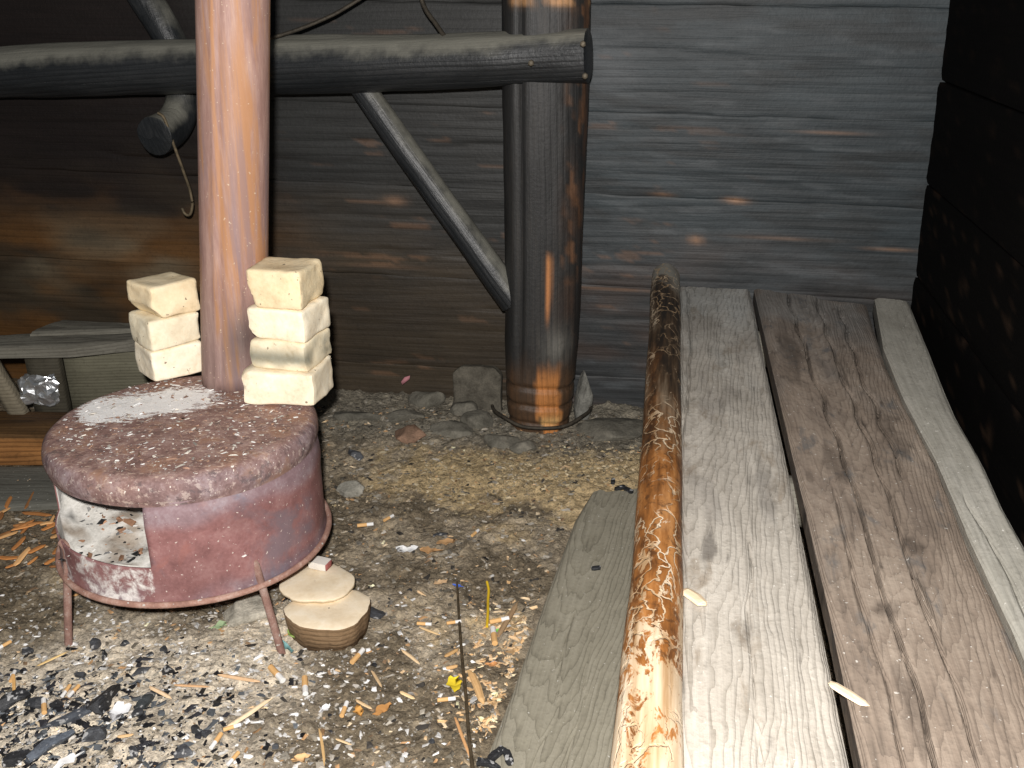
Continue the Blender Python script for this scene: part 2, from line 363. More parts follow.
def track_log():
    """stripped log with bark-beetle tracks"""
    m, nt, b = newmat('stripped_log'); g = G(nt); co = g.n('TexCoord').outputs['Object']
    nz = g.n('TexNoise'); g.l(g.mapv(co, (1, 1, 1)), nz.inputs['Vector']); nz.inputs['Scale'].default_value = 16; nz.inputs['Detail'].default_value = 4
    va = g.n('VectorMath', operation='MULTIPLY_ADD'); g.l(nz.outputs['Color'], va.inputs[0]); va.inputs[1].default_value = (.10, .08, .08); g.l(co, va.inputs[2])
    vo = g.n('TexVoronoi', feature='DISTANCE_TO_EDGE'); g.l(g.mapv(va.outputs[0], (.30, 1.1, 1.1)), vo.inputs['Vector']); vo.inputs['Scale'].default_value = 30
    thin = g.thr(vo.outputs[0], .06, .025)
    patch = g.noise(g.mapv(co, (1, 1.5, 1.5)), 7, 4, .6)
    k = g.math('MULTIPLY', thin, g.thr(patch, .40, .56))
    big = g.noise(g.mapv(co, (.5, 1, 1)), 8, 5, .6, .6)
    sx = g.n('SeparateXYZ'); g.l(co, sx.inputs[0])
    st = g.noise(g.mapv(co, (3, 40, 40)), 1, 4, .6)
    base = g.ramp(g.math('ADD', g.math('MULTIPLY', g.noise(g.mapv(co, (1, 5, 5)), 9, 5, .65), .6), g.math('MULTIPLY', st, .4)), [(.38, (.09, .034, .010)), (.5, (.27, .105, .026)), (.62, (.46, .21, .068))])
    t = g.math('ADD', sx.outputs[0], g.math('MULTIPLY', g.math('SUBTRACT', big, .5), 1.6))
    base = g.mix(g.math('MULTIPLY', g.thr(g.noise(co, 45, 5, .7, .4), .54, .64), .7), base, (.07, .03, .012))
    base = g.mix(g.thr(t, 1.5, .9), base, g.ramp(st, [(.38, (.018, .012, .008)), (.5, (.07, .042, .022)), (.64, (.22, .165, .11))]))
    base = g.mix(g.thr(t, .36, .02), base, (.30, .285, .245))
    pn = g.noise(g.mapv(co, (.7, 1.6, 1.6)), 24, 6, .7, .6)
    pale = g.math('MAXIMUM', k, g.thr(g.math('ADD', pn, g.math('MULTIPLY', g.thr(sx.outputs[0], 1.45, 2.25), .24)), .62, .68))
    c = g.mix(pale, base, g.ramp(st, [(.38, (.36, .23, .12)), (.52, (.55, .42, .28)), (.66, (.68, .57, .43))]))
    g.l(c, b.inputs['Base Color']); b.inputs['Roughness'].default_value = .55; b.inputs['Specular IOR Level'].default_value = .35
    g.bump(g.math('SUBTRACT', big, g.math('MULTIPLY', k, .5)), .6, .006, b); return m
M['track'] = track_log()

# ------------------------------------------------------------------ the setting
def gz(x, y):
    x = np.asarray(x, float); y = np.asarray(y, float)
    z = .014*fbm(p3(x*5, y*5, 0*x), 4, 1)
    wallY = 3.0-.15*x
    z = z+.030*sm(.55, .12, wallY-y)*sm(-1.1, -.5, x)                 # dirt banked against the back wall
    z = z+.022*np.exp(-((y-(2.50-.05*x))/.13)**2)*sm(-.45, -.1, x)*(1-sm(.3, .6, x))
    z = z-.012*sm(.0, .12, x-(.02+.16*(y-1.39)))*sm(2.5, 2.3, y)*1.3   # level under the loose board
    z = z+.018*np.exp(-(((x+.80)/.28)**2+((y-1.50)/.16)**2))          # ash heap before the stove
    return z+.010*fbm(p3(x*22, y*22, 0*x), 3, 5)
GX = np.r_[np.linspace(-2.6, -1.75, 20), np.linspace(-1.74, .6, 430), np.linspace(.62, 1.5, 24)]; GY = np.r_[np.linspace(-.7, 1.05, 40), np.linspace(1.06, 3.1, 390), np.linspace(3.12, 3.5, 12)]
X, Y = np.meshgrid(GX, GY, indexing='ij')
Z = gz(X, Y)+.008*np.maximum(vn(p3(X*55, Y*55, 0*X), 8), 0)+.004*vn(p3(X*120, Y*120, 0*X), 9)
nz = fbm(p3(X*6, Y*6, 0*X+3), 4, 30)
cdirt = np.array([.165, .142, .110])*np.ones(X.shape+(1,))
def blend(c, k, col): return c*(1-k[..., None])+np.array(col)*k[..., None]
cdirt = blend(cdirt, sm(-.15, .35, nz+.5*fbm(p3(X*16, Y*16, 0*X), 3, 37)), (.30, .265, .215))
ashk = np.exp(-(((X+.74)/.50)**2+((Y-1.58)/.36)**2)); cdirt = blend(cdirt, np.clip(sm(.25, .8, ashk+.5*nz), 0, 1)*.92, (.62, .58, .52))
tan = np.exp(-((Y-(2.47-.05*X))/.16)**2)*sm(-.5, -.15, X); cdirt = blend(cdirt, np.clip(sm(.35, .8, tan+.9*nz+.5*fbm(p3(X*18, Y*18, 0*X), 3, 34)), 0, 1)*.8, (.47, .375, .23))
gry = sm(.42, .25, (3.0-.15*X)-Y)*sm(-1.0, -.5, X); cdirt = blend(cdirt, gry*.8, (.21, .205, .185))
cdirt = blend(cdirt, sm(-1.0, -1.25, X)*.6*sm(1.2, 1.6, Y), (.11, .09, .065))
floor = mk('floor', p3(X, Y, Z).reshape(-1, 3), grid_faces(*X.shape), M['dirt'], None, T((0, 0, 0)), (cdirt*np.array([1.06, 1., .90])).reshape(-1, 3)); floor['kind'] = 'structure'
tag(floor, 'trampled dirt floor strewn with ash and litter', 'floor')

def wallpt(x, z, off=0.): return np.array([x, 3.0-.15*x-off, z])
# back wall: sooty horizontal boards on a dark backing
xs = (-2.6, 1.19)
bk = np.array([[wallpt(x, z, o) for z in (-.1, 2.3)] for o in (-.05, -.11) for x in xs]).reshape(2, 2, 2, 3)
V, f = slab(bk[0], bk[1]); wb = mk('wall_back', V, f, M['wall'], None, None, (.02, .018, .015)); wb['kind'] = 'structure'
tag(wb, 'sooty back wall of wide horizontal boards', 'wall')
seams = [(-.10, -.10), (.14, .13), (.455, .425), (.757, .70), (.995, .94), (1.27, 1.235), (1.52, 1.51), (1.78, 1.78), (2.04, 2.04), (2.3, 2.3)]
def wall_col(S, Tt, z0, z1, seed):
    x = xs[0]+(xs[1]-xs[0])*S; z = z0+(z1-z0)*Tt
    n = fbm(p3(x*2.2, z*5, 0*x), 4, 51); n2 = fbm(p3(x*3.5, z*9, 0*x), 4, 57)
    grey = np.array([.035, .044, .049])*(1+.35*n2+.3*fbm(p3(x*9, z*60, 0*x), 3, 77))[..., None]; c = np.ones(x.shape+(3,))*grey
    c = blend(c, np.clip(sm(-.3, .4, n2)+.25, 0, 1)*sm(.72, .35, z+.12*n)*.75, (.062, .042, .033))
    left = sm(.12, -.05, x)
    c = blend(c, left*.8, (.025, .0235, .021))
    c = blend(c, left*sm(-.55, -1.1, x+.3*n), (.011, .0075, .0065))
    c = blend(c, left*sm(.75, .3, z+.35*n)*.85, (.048, .035, .021))
    rust = sm(-.5, -1.0, x)*sm(.72, .48, z+.2*n2); c = blend(c, rust*sm(-.25, .3, n2+.15)*.9, (.11, .050, .014))
    rg = sm(-.95, -1.15, x)*np.exp(-((z-.44)/.12)**2); c = blend(c, rg*sm(-.1, .35, n)*.7, (.16, .13, .085))
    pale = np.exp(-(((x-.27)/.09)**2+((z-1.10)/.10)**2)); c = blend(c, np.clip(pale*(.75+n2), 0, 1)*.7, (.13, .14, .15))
    fr = sm(.42, .5, fbm(p3(x*7, z*40, 0*x), 4, 63))*sm(.2, .6, 1-abs(x)); c = blend(c, fr*.25, (.25, .13, .07))
    for X0, Z0, wx, wz, k_ in ((.44, .735, .03, .006, .9), (.655, .727, .03, .008, .9), (.55, .60, .02, .012, .8), (.80, .62, .12, .004, .5), (1.1, .60, .06, .004, .7), (.9, .93, .08, .004, .5), (-.36, .68, .03, .012, .6), (.30, .43, .15, .004, .5), (-.42, .47, .12, .005, .4)):
        c = blend(c, np.exp(-(((x-X0)/wx)**2+((z-Z0)/wz)**2))*k_, (.30, .17, .10))
    c = blend(c, sm(.2, .5, fbm(p3(x*9, z*60, 0*x+5), 5, 65))*.45*sm(.0, .3, x), (.085, .094, .10))
    c = blend(c, sm(.12, .4, fbm(p3(x*5, z*30, 0*x+8), 5, 66))*.55*sm(-.1, .3, x), (.022, .023, .023))
    return c*(.86+.28*random.Random(seed).random())
for i in range(len(seams)-1):
    a, b_ = seams[i], seams[i+1]; g_ = .0004
    off = [.0, .0012, .0004, .0018, .0006, .002, .001, .0015, .0][i]
    Le = [wallpt(xs[0]+(xs[1]-xs[0])*k, a[0]+(a[1]-a[0])*k+g_, off) for k in np.linspace(0, 1, 9)]
    Re = [wallpt(xs[0]+(xs[1]-xs[0])*k, b_[0]+(b_[1]-b_[0])*k-g_, off) for k in np.linspace(0, 1, 9)]
    nx, ny = 220, 34
    s = np.linspace(0, 1, nx); t = np.r_[0, .012, .03, np.linspace(.06, .94, ny-6), .97, .988, 1]; L = poly(Le, s); R = poly(Re, s)
    S, Tt = np.meshgrid(s, t, indexing='ij'); W = .27
    jag = .0035*fbm(p3(S*40, 0*S, 0*S+i), 3, 70)
    top = L[:, None]*(1-t[None, :, None])+R[:, None]*t[None, :, None]
    top[..., 2] += jag*(1-sm(0, .12, Tt))+.0035*fbm(p3(S*40, 0*S, 0*S+i+1), 3, 70)*sm(.88, 1, Tt)
    d = .004*fbm(p3(S*6, Tt*2, 0*S+i), 3, 71)+.0022*fbm(p3(S*18, Tt*22, 0*S+i), 3, 72)
    ed = np.minimum(Tt, 1-Tt)*W; d -= .0022*np.exp(-(ed/.0025)**2)*(.3+.7*sm(-.2, .3, vn(p3(S*30, 0*S, 0*S+i), 74)))
    for kx in range(3):   # drying cracks
        x0 = random.random()*.7; tc = .2+.6*random.random(); ext = .08+.15*random.random()
        d -= .004*np.exp(-((Tt-tc-.05*vn(p3(S*30, 0*S, 0*S), kx+i*3))*W/.005)**2)*sm(x0, x0+.02, S)*(1-sm(x0+ext, x0+ext+.02, S))
    out = np.array([-.15, -1, 0])/1.0112
    bot = top-out*.045; top = top+out*d[..., None]
    V, f = slab(top, bot); cc = wall_col(S, Tt, (a[0]+a[1])/2, (b_[0]+b_[1])/2, i).reshape(-1, 3)
    o = mk('plank', V, f, M['wall'], wb, axis_frame(L[0], L[-1]-L[0]), np.concatenate([cc, cc])); sharp(o, 50)
    bm = bmesh.new(); bm.from_mesh(o.data); bmesh.ops.recalc_face_normals(bm, faces=bm.faces); bm.to_mesh(o.data); bm.free()

# right wall: nearly black boards
C0 = np.array([1.185, 2.822]); RD = np.array([.17, 1.0])
def rw_pt(k, z, off=0.): p = C0-RD*k; return np.array([p[0]-off-.03*max(z-.43, 0), p[1]+off*.17, z])
bk = np.array([[rw_pt(k, z, o) for z in (-.1, 2.3)] for o in (-.05, -.11) for k in (-.2, 3.4)]).reshape(2, 2, 2, 3)
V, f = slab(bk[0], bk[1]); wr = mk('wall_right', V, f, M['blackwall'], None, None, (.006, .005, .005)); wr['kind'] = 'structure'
tag(wr, 'soot-black side wall of boards beside the sleeping platform', 'wall')
zs = [-.1, .21, .50, .77, 1.05, 1.33, 1.62, 1.95, 2.3]
for i in range(8):
    kk = np.linspace(-.02, 3.4, 90); t = np.linspace(0, 1, 20); S, Tt = np.meshgrid(kk, t, indexing='ij')
    top = np.array([[rw_pt(k, zs[i]+.003+(zs[i+1]-zs[i]-.006)*u, [.0, .003, .001, .003, .001, .003, .002, .003][i]) for u in t] for k in kk])
    d = .004*fbm(p3(S*3, Tt*2, 0*S+i), 3, 81)+.002*fbm(p3(S*9, Tt*20, 0*S+i), 3, 82); d -= .004*np.exp(-(np.minimum(Tt, 1-Tt)*.28/.005)**2)
    out = np.array([-1, .17, 0])/1.0143; bot = top-out*.045; top = top+out*d[..., None]
    V, f = slab(top, bot)
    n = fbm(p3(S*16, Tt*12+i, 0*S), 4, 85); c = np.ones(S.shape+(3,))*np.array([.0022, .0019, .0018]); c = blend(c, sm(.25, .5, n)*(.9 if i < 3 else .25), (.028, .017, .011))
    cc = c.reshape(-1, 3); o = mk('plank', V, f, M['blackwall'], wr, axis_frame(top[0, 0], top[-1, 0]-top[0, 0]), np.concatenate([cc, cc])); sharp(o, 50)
    bm = bmesh.new(); bm.from_mesh(o.data); bmesh.ops.recalc_face_normals(bm, faces=bm.faces); bm.to_mesh(o.data); bm.free()

# ------------------------------------------------------------------ timber frame: post, beam, brace, crook
PC = np.array([.093, 2.865]); 
prof = [(-.06, .100), (.02, .098), (.06, .104), (.10, .110), (.16, .112), (.22, .114), (.30, .118), (.45, .119), (.6, .121), (.8, .123), (1.0, .126), (1.3, .126), (2.3, .126)]
zz = np.concatenate([np.linspace(-.06, .4, 70), np.linspace(.41, 1.4, 80), np.linspace(1.42, 2.3, 12)]); n = 72
a = np.linspace(0, 2*np.pi, n, endpoint=False); A, ZZ = np.meshgrid(a, zz)
r = np.interp(ZZ, [q[0] for q in prof], [q[1] for q in prof])
sq = (np.abs(np.cos(A))**3.2+np.abs(np.sin(A))**3.2)**(-1/3.2); r = r*(.25+.75*sq)*.95
ang = A % (2*np.pi); fa = 1.5*np.pi-.62     # long groove left of the front face
r = r-.014*np.exp(-((ang-fa)/.07)**2)*sm(.15, .3, ZZ)
r = r*(1+.035*fbm(p3(np.cos(A)*1.6, np.sin(A)*1.6, ZZ*3), 3, 91)+.018*fbm(p3(np.cos(A)*6, np.sin(A)*6, ZZ*5), 3, 92))
for zr, dp in ((.045, .012), (.105, .013), (.165, .010)): r = r-dp*np.exp(-((ZZ-zr-.008*vn(p3(np.cos(A)*2, np.sin(A)*2, ZZ), 4))/.007)**2)
hew = np.maximum(vn(p3(A*9-ZZ*6, ZZ*30, 0*A), 95), 0)*sm(.2, .6, np.cos(A))*sm(.4, .6, ZZ); r = r-.006*hew
V = p3(PC[0]+r*np.cos(A)-.008*sm(.5, 0, ZZ), PC[1]+r*np.sin(A), ZZ).reshape(-1, 3)
f = grid_faces(len(zz), n, 0, True); f = [q[::-1] for q in f]; k = len(V)
V = np.concatenate([V, [[PC[0], PC[1], zz[0]], [PC[0], PC[1], zz[-1]]]]); L0 = (len(zz)-1)*n
f += [(j, k, (j+1) % n)[::-1] for j in range(n)]+[(L0+j, L0+(j+1) % n, k+1) for j in range(n)]
nn = fbm(p3(np.cos(A)*3, np.sin(A)*3, ZZ*7), 4, 96)
c = np.ones(A.shape+(3,))*np.array([.021, .021, .021])
c = blend(c, sm(.1, .7, np.cos(A))*sm(.05, .5, hew)*.9, (.11, .058, .032)); c = blend(c, sm(.1, .7, np.cos(A))*sm(-.1, .3, nn)*.5, (.05, .028, .018))
low = sm(.30, .12, ZZ+.12*nn); c = blend(c, low*.9, (.075, .042, .022))
band = np.exp(-((ang-1.58*np.pi)/.42)**2)
c = blend(c, sm(.45, .8, band+1.3*nn)*sm(.27, .2, ZZ+.05*nn), (.42, .17, .05))
c = blend(c, sm(.5, .8, band+.6*nn)*np.exp(-((ZZ-.055)/.02)**2)*.8, (.55, .36, .15))
c = blend(c, np.exp(-((ang-1.535*np.pi)/(.05*sm(.30, .55, ZZ)+.012))**2)*sm(.34, .42, ZZ)*(1-sm(.56, .60, ZZ))*.9, (.50, .21, .07))
c = blend(c, np.exp(-((ang-1.62*np.pi)/.35)**2)*np.exp(-((ZZ-.30)/.055)**2)*sm(-.3, .1, nn)*.85, (.15, .145, .13))
c = blend(c, sm(.25, .6, np.cos(ang-1.6*np.pi))*sm(1.235, 1.245, ZZ)*.8*sm(-.25, .1, nn), (.40, .22, .10))
c = np.concatenate([c.reshape(-1, 3), np.full((2, 3), .05)])
post = empty('timber_post', (PC[0], PC[1], 0), 'charred upright timber post with orange bare wood at its foot', 'post')
mk('shaft', V, f, M['postw'], post, T((PC[0], PC[1], -.06)) @ Matrix.Rotation(-math.pi/2, 4, 'Y'), c)
th = np.linspace(math.pi*1.02, math.pi*1.98, 24)
tube('wire_loop', [(PC[0]+.155*math.cos(q), PC[1]+.150*math.sin(q), .055+.02*abs(math.cos(q))+.004*math.sin(7*q)) for q in th], .0055, M['wire'], post, m=60)
ic = ICO1
def nail(parent, p, r=.009):
    V0, f0 = ICO1; mk('nail', V0*np.array([1, .6, 1])*r+p, f0, M['wire'], parent, None, (2.5, 2.5, 2.4))

bpts = []
for px, py, D, wpx in ((-60, 76, 2.87, 50), (0, 73, 2.87, 50), (150, 67, 2.85, 52), (300, 65, 2.84, 55), (430, 62, 2.82, 55), (520, 58, 2.80, 52), (588, 56, 2.78, 52)):
    p = ony(px, py, D); bpts.append((*p, wpx/2*depth(p)/F))
ex = np.array(bpts[0][:3])-(np.array(bpts[1][:3])-np.array(bpts[0][:3]))*4; bpts.insert(0, (*ex, .072))
beam = empty('tie_beam', bpts[0][:3], 'long horizontal sooty log beam with dusty top lapped onto the post', 'beam')
log('log', bpts, M['sooty'], beam, n=36, m=130, seed=3, amp=.10, squash=lambda A, S: 1-.10*np.maximum(np.cos(2*A), 0)*sm(.9, .96, S)-.05*np.exp(-((A-1.9)/.12)**2))
for px, py in ((583, 44), (531, 63), (585, 76)): nail(beam, ony(px, py, 2.70))
p0, p1 = ony(350, 70, 2.86), ony(515, 302, 2.83)
br = log('diagonal_brace', [(*p0, .034), *[(*(p0+(p1-p0)*k+np.array([0, 0, -.008*math.sin(k*3.1)])), .036+.006*k) for k in (.3, .6)], (*p1, .044)], M['sooty'], None, n=24, m=50, seed=7, amp=.10)
tag(br, 'slanting round brace pole running from the beam down to the post', 'brace')
cp = [(122, -40, 2.945, 33), (150, 5, 2.945, 34), (172, 40, 2.945, 32), (183, 75, 2.945, 30), (184, 102, 2.935, 32), (179, 122, 2.90, 35), (163, 134, 2.82, 40), (155, 136, 2.78, 39)]
cp = [(*ony(a_, b_, D), wd/2*depth(ony(a_, b_, D))/F) for a_, b_, D, wd in cp]
ex = np.array(cp[0][:3])+np.array([-.25, .03, .6]); cp.insert(0, (*ex, .042))
cr = log('crooked_timber', cp, M['sooty'], None, n=20, m=60, seed=11, amp=.10)
tag(cr, 'crooked branch passing behind the beam, cut end curling towards the room', 'timber')
wr_ = tube('hanging_wire', [ony(*q) for q in ((158, 113, 2.77), (163, 114, 2.77), (172, 140, 2.78), (183, 170, 2.80), (190, 190, 2.82), (193, 205, 2.82), (190, 217, 2.82), (184, 215, 2.82), (182, 208, 2.82))], .0045, M['wire'], None, m=70, col=(2.4, 2.2, 1.8))
tag(wr_, 'thin hooked wire hanging from the cut end of the crooked branch', 'wire')
ro = tube('rope', [ony(*q) for q in ((255, 42, 2.77), (275, 37, 2.79), (300, 29, 2.80), (332, 16, 2.82), (362, -2, 2.84), (400, -28, 2.86), (470, -80, 2.86))], .005, M['wire'], None, m=60, wob=.2)
tag(ro, 'dark rope rising from the beam beside the stove pipe', 'rope')
ro = tube('rope', [ony(*q) for q in ((444, 36, 2.80), (436, 24, 2.82), (425, 10, 2.84), (420, -5, 2.85), (422, -60, 2.86), (424, -110, 2.86))], .006, M['wire'], None, m=50, wob=.2)
tag(ro, 'short dark rope end above the beam near the post', 'rope')

# ------------------------------------------------------------------ sleeping platform
ZB = .45
plat = empty('sleeping_platform', (*onz(800, 500, 0)[:2], 0), 'low sleeping platform of loose weathered planks edged by a stripped log', 'platform')
def edge(pts, z=ZB, ext=.55):
    P = [onz(*q, z) for q in pts]; d = P[-1]-P[-2]; d /= np.linalg.norm(d)
    k = (P[-1][1]-ext)/-d[1]; P.append(P[-1]+d*k); return P
nearY = .58
def far_dust(S, Tt, k=1., blobs=()):
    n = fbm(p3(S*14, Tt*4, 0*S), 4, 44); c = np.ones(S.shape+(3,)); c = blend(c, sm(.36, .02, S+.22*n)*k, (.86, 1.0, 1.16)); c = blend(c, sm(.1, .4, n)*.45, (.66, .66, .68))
    for s0, t0, ws, wt, kk in blobs: c = blend(c, sm(.35, .75, np.exp(-(((S-s0)/ws)**2+((Tt-t0)/wt)**2))+.7*fbm(p3(S*50, Tt*16, 0*S), 4, 46))*kk, (.36, .35, .35))
    return c
plank('plank', edge([(679, 286), (681, 400), (680, 560), (676, 768)], ext=nearY), edge([(750, 290), (768, 375), (795, 500), (820, 620), (850, 768)], ext=nearY), .04, M['greyA'], plat, nx=130, ny=60, seed=21,
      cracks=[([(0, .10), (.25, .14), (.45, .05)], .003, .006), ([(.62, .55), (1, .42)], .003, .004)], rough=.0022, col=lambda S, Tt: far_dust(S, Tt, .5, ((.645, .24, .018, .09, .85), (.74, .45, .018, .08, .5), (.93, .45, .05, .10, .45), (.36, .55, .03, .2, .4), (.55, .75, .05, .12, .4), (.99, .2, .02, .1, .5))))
plank('plank', edge([(754, 289), (774, 375), (804, 500), (832, 620), (863, 768)], ext=nearY), edge([(867, 303), (886, 363), (906, 402), (938, 462), (971, 544), (1015, 637), (1070, 768)], ext=nearY), .04, M['brownB'], plat, nx=130, ny=100, seed=27,
      cracks=[([(0, .30), (.2, .33), (.5, .36), (.8, .36), (1, .34)], .0026, .012), ([(.0, .56), (.3, .585), (.6, .58), (1, .56)], .003, .010), ([(.02, .75), (.25, .76), (.5, .74)], .003, .009), ([(.55, .22), (.9, .2)], .003, .005)],
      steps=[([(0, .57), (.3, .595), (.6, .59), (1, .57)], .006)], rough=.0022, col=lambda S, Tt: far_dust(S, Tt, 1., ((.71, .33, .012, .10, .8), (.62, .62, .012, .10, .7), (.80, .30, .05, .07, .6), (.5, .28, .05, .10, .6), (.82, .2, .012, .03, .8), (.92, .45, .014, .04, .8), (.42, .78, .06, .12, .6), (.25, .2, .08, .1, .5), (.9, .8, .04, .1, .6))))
plank('plank', edge([(875, 298), (884, 347), (904, 396), (936, 456), (969, 538), (1013, 630), (1066, 760)], z=ZB+.012, ext=nearY), edge([(909, 302), (928, 348), (955, 414), (985, 469), (1002, 507), (1024, 546), (1100, 680)], z=ZB+.012, ext=nearY), .045, M['greyD'], plat, nx=130, ny=40, seed=33, rough=.0018, warp=.008,
      cracks=[([(.55, .3), (.9, .45)], .004, .006)])
lp = []
for y, l, r_ in ((272, 652, 679), (350, 648, 681), (470, 640, 682), (560, 633, 682), (650, 622, 683), (768, 610, 684)):
    p = onz((l+r_)/2, y, ZB+.018); lp.append((*p, (r_-l)/2*depth(p)/F))
d = np.array(lp[-1][:3])-np.array(lp[-2][:3]); d /= np.linalg.norm(d); k = (lp[-1][1]-nearY)/-d[1]
lp.append((*(np.array(lp[-1][:3])+d*k), .044))
log('rail_log', lp, M['track'], plat, n=36, m=120, seed=5, amp=.08, dome=.12)
for y0, rr in ((2.62, .05), (1.75, .05), (.85, .05)):
    off = .155*(2.86-y0)
    log('bearer', [(.44-off+.02, y0+.01, ZB-.04-rr-.004, rr), (1.02-off*1.15, y0-.06, ZB-.04-rr-.004, rr)], M['bench'], plat, n=16, m=14, seed=int(y0*9))
    for q in (.50, .96): log('leg', [(q-off, y0-.03, -.02, .045), (q-off, y0-.03, ZB-.04-2*rr+.02, .042)], M['bench'], plat, n=14, m=10, seed=int(q*50))

# loose board on the floor
fb = plank('floor_board', [onz(*q, .034) for q in ((592, 492), (575, 520), (545, 600), (513, 690), (480, 775))]+[np.array([-.10, 1.16, .034])], [onz(*q, .034) for q in ((640, 488), (641, 520), (632, 620), (618, 740))]+[np.array([.13, 1.16, .034])], .03, M['floorb'], None, nx=100, ny=50, seed=41,
   cracks=[([(.45, .35), (.75, .42), (1, .38)], .003, .004), ([(.5, .62), (1, .66)], .003, .004)], rough=.002, endj=.012)
tag(fb, 'grey loose plank lying flat on the dirt beside the platform log', 'plank')
bpy.context.view_layer.update()

# ------------------------------------------------------------------ stove
SCX, SCY, ZL, R = -.700, 1.935, .44, .283
def polar(prof, n, a0=0, a1=2*np.pi, wrap=True, seed=0, dent=.004):
    a = np.linspace(a0, a1, n, endpoint=not wrap); P = np.asarray(prof)
    A, I = np.meshgrid(a, np.arange(len(P))); r = P[I, 0]; z = P[I, 1]
    q = p3(np.cos(A)*1.5, np.sin(A)*1.5, z*6); r = r+dent*fbm(q, 3, seed)*np.minimum(1, r/.2); z = z+dent*.6*fbm(p3(np.cos(A)*r*9, np.sin(A)*r*9, 0*A), 3, seed+3)
    return p3(SCX+r*np.cos(A), SCY+r*np.sin(A), z), A
stove = empty('drum_stove', (SCX, SCY, 0), 'rusty red-brown stove cut from a steel drum standing on rod legs', 'stove')
# top with rounded shoulder
pr = [(q, ZL-.004*(q/.25)**2) for q in np.linspace(.004, .255, 36)]+[(.263, ZL-.0055), (.2695, ZL-.0085), (.2745, ZL-.013), (.278, ZL-.019), (.280, ZL-.027), (.281, ZL-.036), (.2808, ZL-.045), (.279, ZL-.052), (.2772, ZL-.057), (.2765, ZL-.062)]
V, A = polar(pr, 120, seed=2, dent=.004); sh = V.shape; V = V.reshape(-1, 3)
f = [q for q in grid_faces(sh[0], 120, 0, True)]
rl = np.linalg.norm(V[:, :2]-np.array([SCX, SCY]), axis=1); lc = blend(np.ones((len(V), 3)), sm(.262, .276, rl)*np.clip(.5+1.2*fbm(V*9, 4, 6), 0, 1), (.72, .82, 1.0))  # lavender rim highlight tinted into the shoulder colour
lid = mk('lid', V, f, M['lid'], stove, T((SCX, SCY, ZL)), lc)
bm = bmesh.new(); bm.from_mesh(lid.data); bmesh.ops.recalc_face_normals(bm, faces=bm.faces); bm.to_mesh(lid.data); bm.free()
at = lid.data.attributes.new('Ash', 'FLOAT', 'POINT')
e0, e1 = onz(78, 412, ZL)[:2], onz(235, 394, ZL)[:2]; ax_ = (e1-e0)/np.linalg.norm(e1-e0); rel = V[:, :2]-e0; u_ = rel @ ax_; v_ = rel @ np.array([-ax_[1], ax_[0]]); Lh = np.linalg.norm(e1-e0)
av = sm(-.04, .04, u_)*(1-sm(Lh-.12, Lh+.02, u_)*.85)*np.exp(-((v_-.005)/(.088))**2)*1.15
at.data.foreach_set('value', av.astype(np.float32))
# body with fire opening
def ang_of(px, py, z):
    best = None
    for q in np.linspace(math.pi*.9, 2*math.pi, 800):
        p = np.array([SCX+R*math.cos(q), SCY+R*math.sin(q), z]); dd = depth(p); x = 512+F*p[0]/dd
        e = abs(x-px)
        if best is None or e < best[0]: best = (e, q)
    return best[1]
aR = ang_of(143, 530, .30); aL = math.pi*1.045
zl = np.concatenate([np.linspace(.160, .185, 4), np.linspace(.195, .375, 26), [.380, .386]]); n = 180
a = np.linspace(0, 2*np.pi, n, endpoint=False); A, ZZ = np.meshgrid(a, zl)
r = .2795-.004*np.exp(-((ZZ-.378)/.008)**2)+.0025*np.exp(-((ZZ-.335)/.02)**2)+.004*np.exp(-((ZZ-.165)/.006)**2)
r = r+.004*fbm(p3(np.cos(A)*2, np.sin(A)*2, ZZ*5), 3, 5)
V = p3(SCX+r*np.cos(A), SCY+r*np.sin(A), ZZ).reshape(-1, 3)
def in_open(i, j):
    q = a[j]; z = zl[i]; return aL < q < aR and z >= .245 and z < .381
f = [(i*n+j, i*n+(j+1) % n, (i+1)*n+(j+1) % n, (i+1)*n+j) for i in range(len(zl)-1) for j in range(n) if not in_open(i, j)]
nn = fbm(p3(np.cos(A)*3, np.sin(A)*3, ZZ*9), 4, 15)
c = np.ones(A.shape+(3,)); 
c = c*(1+.25*nn)[..., None]
c = blend(c, sm(.325, .36, ZZ+.03*nn)*.8, (.95, 1.45, 1.65))           # bluish highlight band painted into the colour below the shoulder
low = sm(.215, .175, ZZ+.05*nn)*sm(-.3, .2, nn+.1); c = blend(c, low*.75, (.70, 1.1, 1.3))
ashk = ((A > aL-.05) & (A < aR+.03))*sm(.262, .235, ZZ)*sm(-.5, .1, nn+.1)
body = mk('body', V, f, [M['drum'], M['ash_in']], stove, T((SCX, SCY, .16)), c.reshape(-1, 3))
ba = body.data.attributes.new('Ash', 'FLOAT', 'POINT'); ba.data.foreach_set('value', (ashk*.52).reshape(-1).astype(np.float32))
so = body.modifiers.new('shell', 'SOLIDIFY'); so.thickness = .003; so.offset = -1; so.material_offset = 1
cpl = mk('bottom_plate', *(lambda V, f: (V, f))(*slab(p3(*np.meshgrid([0, 1], [0, 1], indexing='ij'), 0.).astype(float), p3(*np.meshgrid([0, 1], [0, 1], indexing='ij'), -.1))), M['iron'], stove) if False else None
aa = np.linspace(0, 2*np.pi, 64, endpoint=False); pr = [(.001, .170), (.14, .170), (.274, .168), (.276, .163), (.14, .162), (.001, .162)]
V, A2 = polar(pr, 64, seed=4, dent=0); mk('bottom_plate', V.reshape(-1, 3), grid_faces(6, 64, 0, True), M['iron'], stove, T((SCX, SCY, .162)))
th = np.linspace(0, 2*np.pi, 100, endpoint=False); ph = np.linspace(0, 2*np.pi, 10, endpoint=False); TH, PH = np.meshgrid(th, ph, indexing='ij')
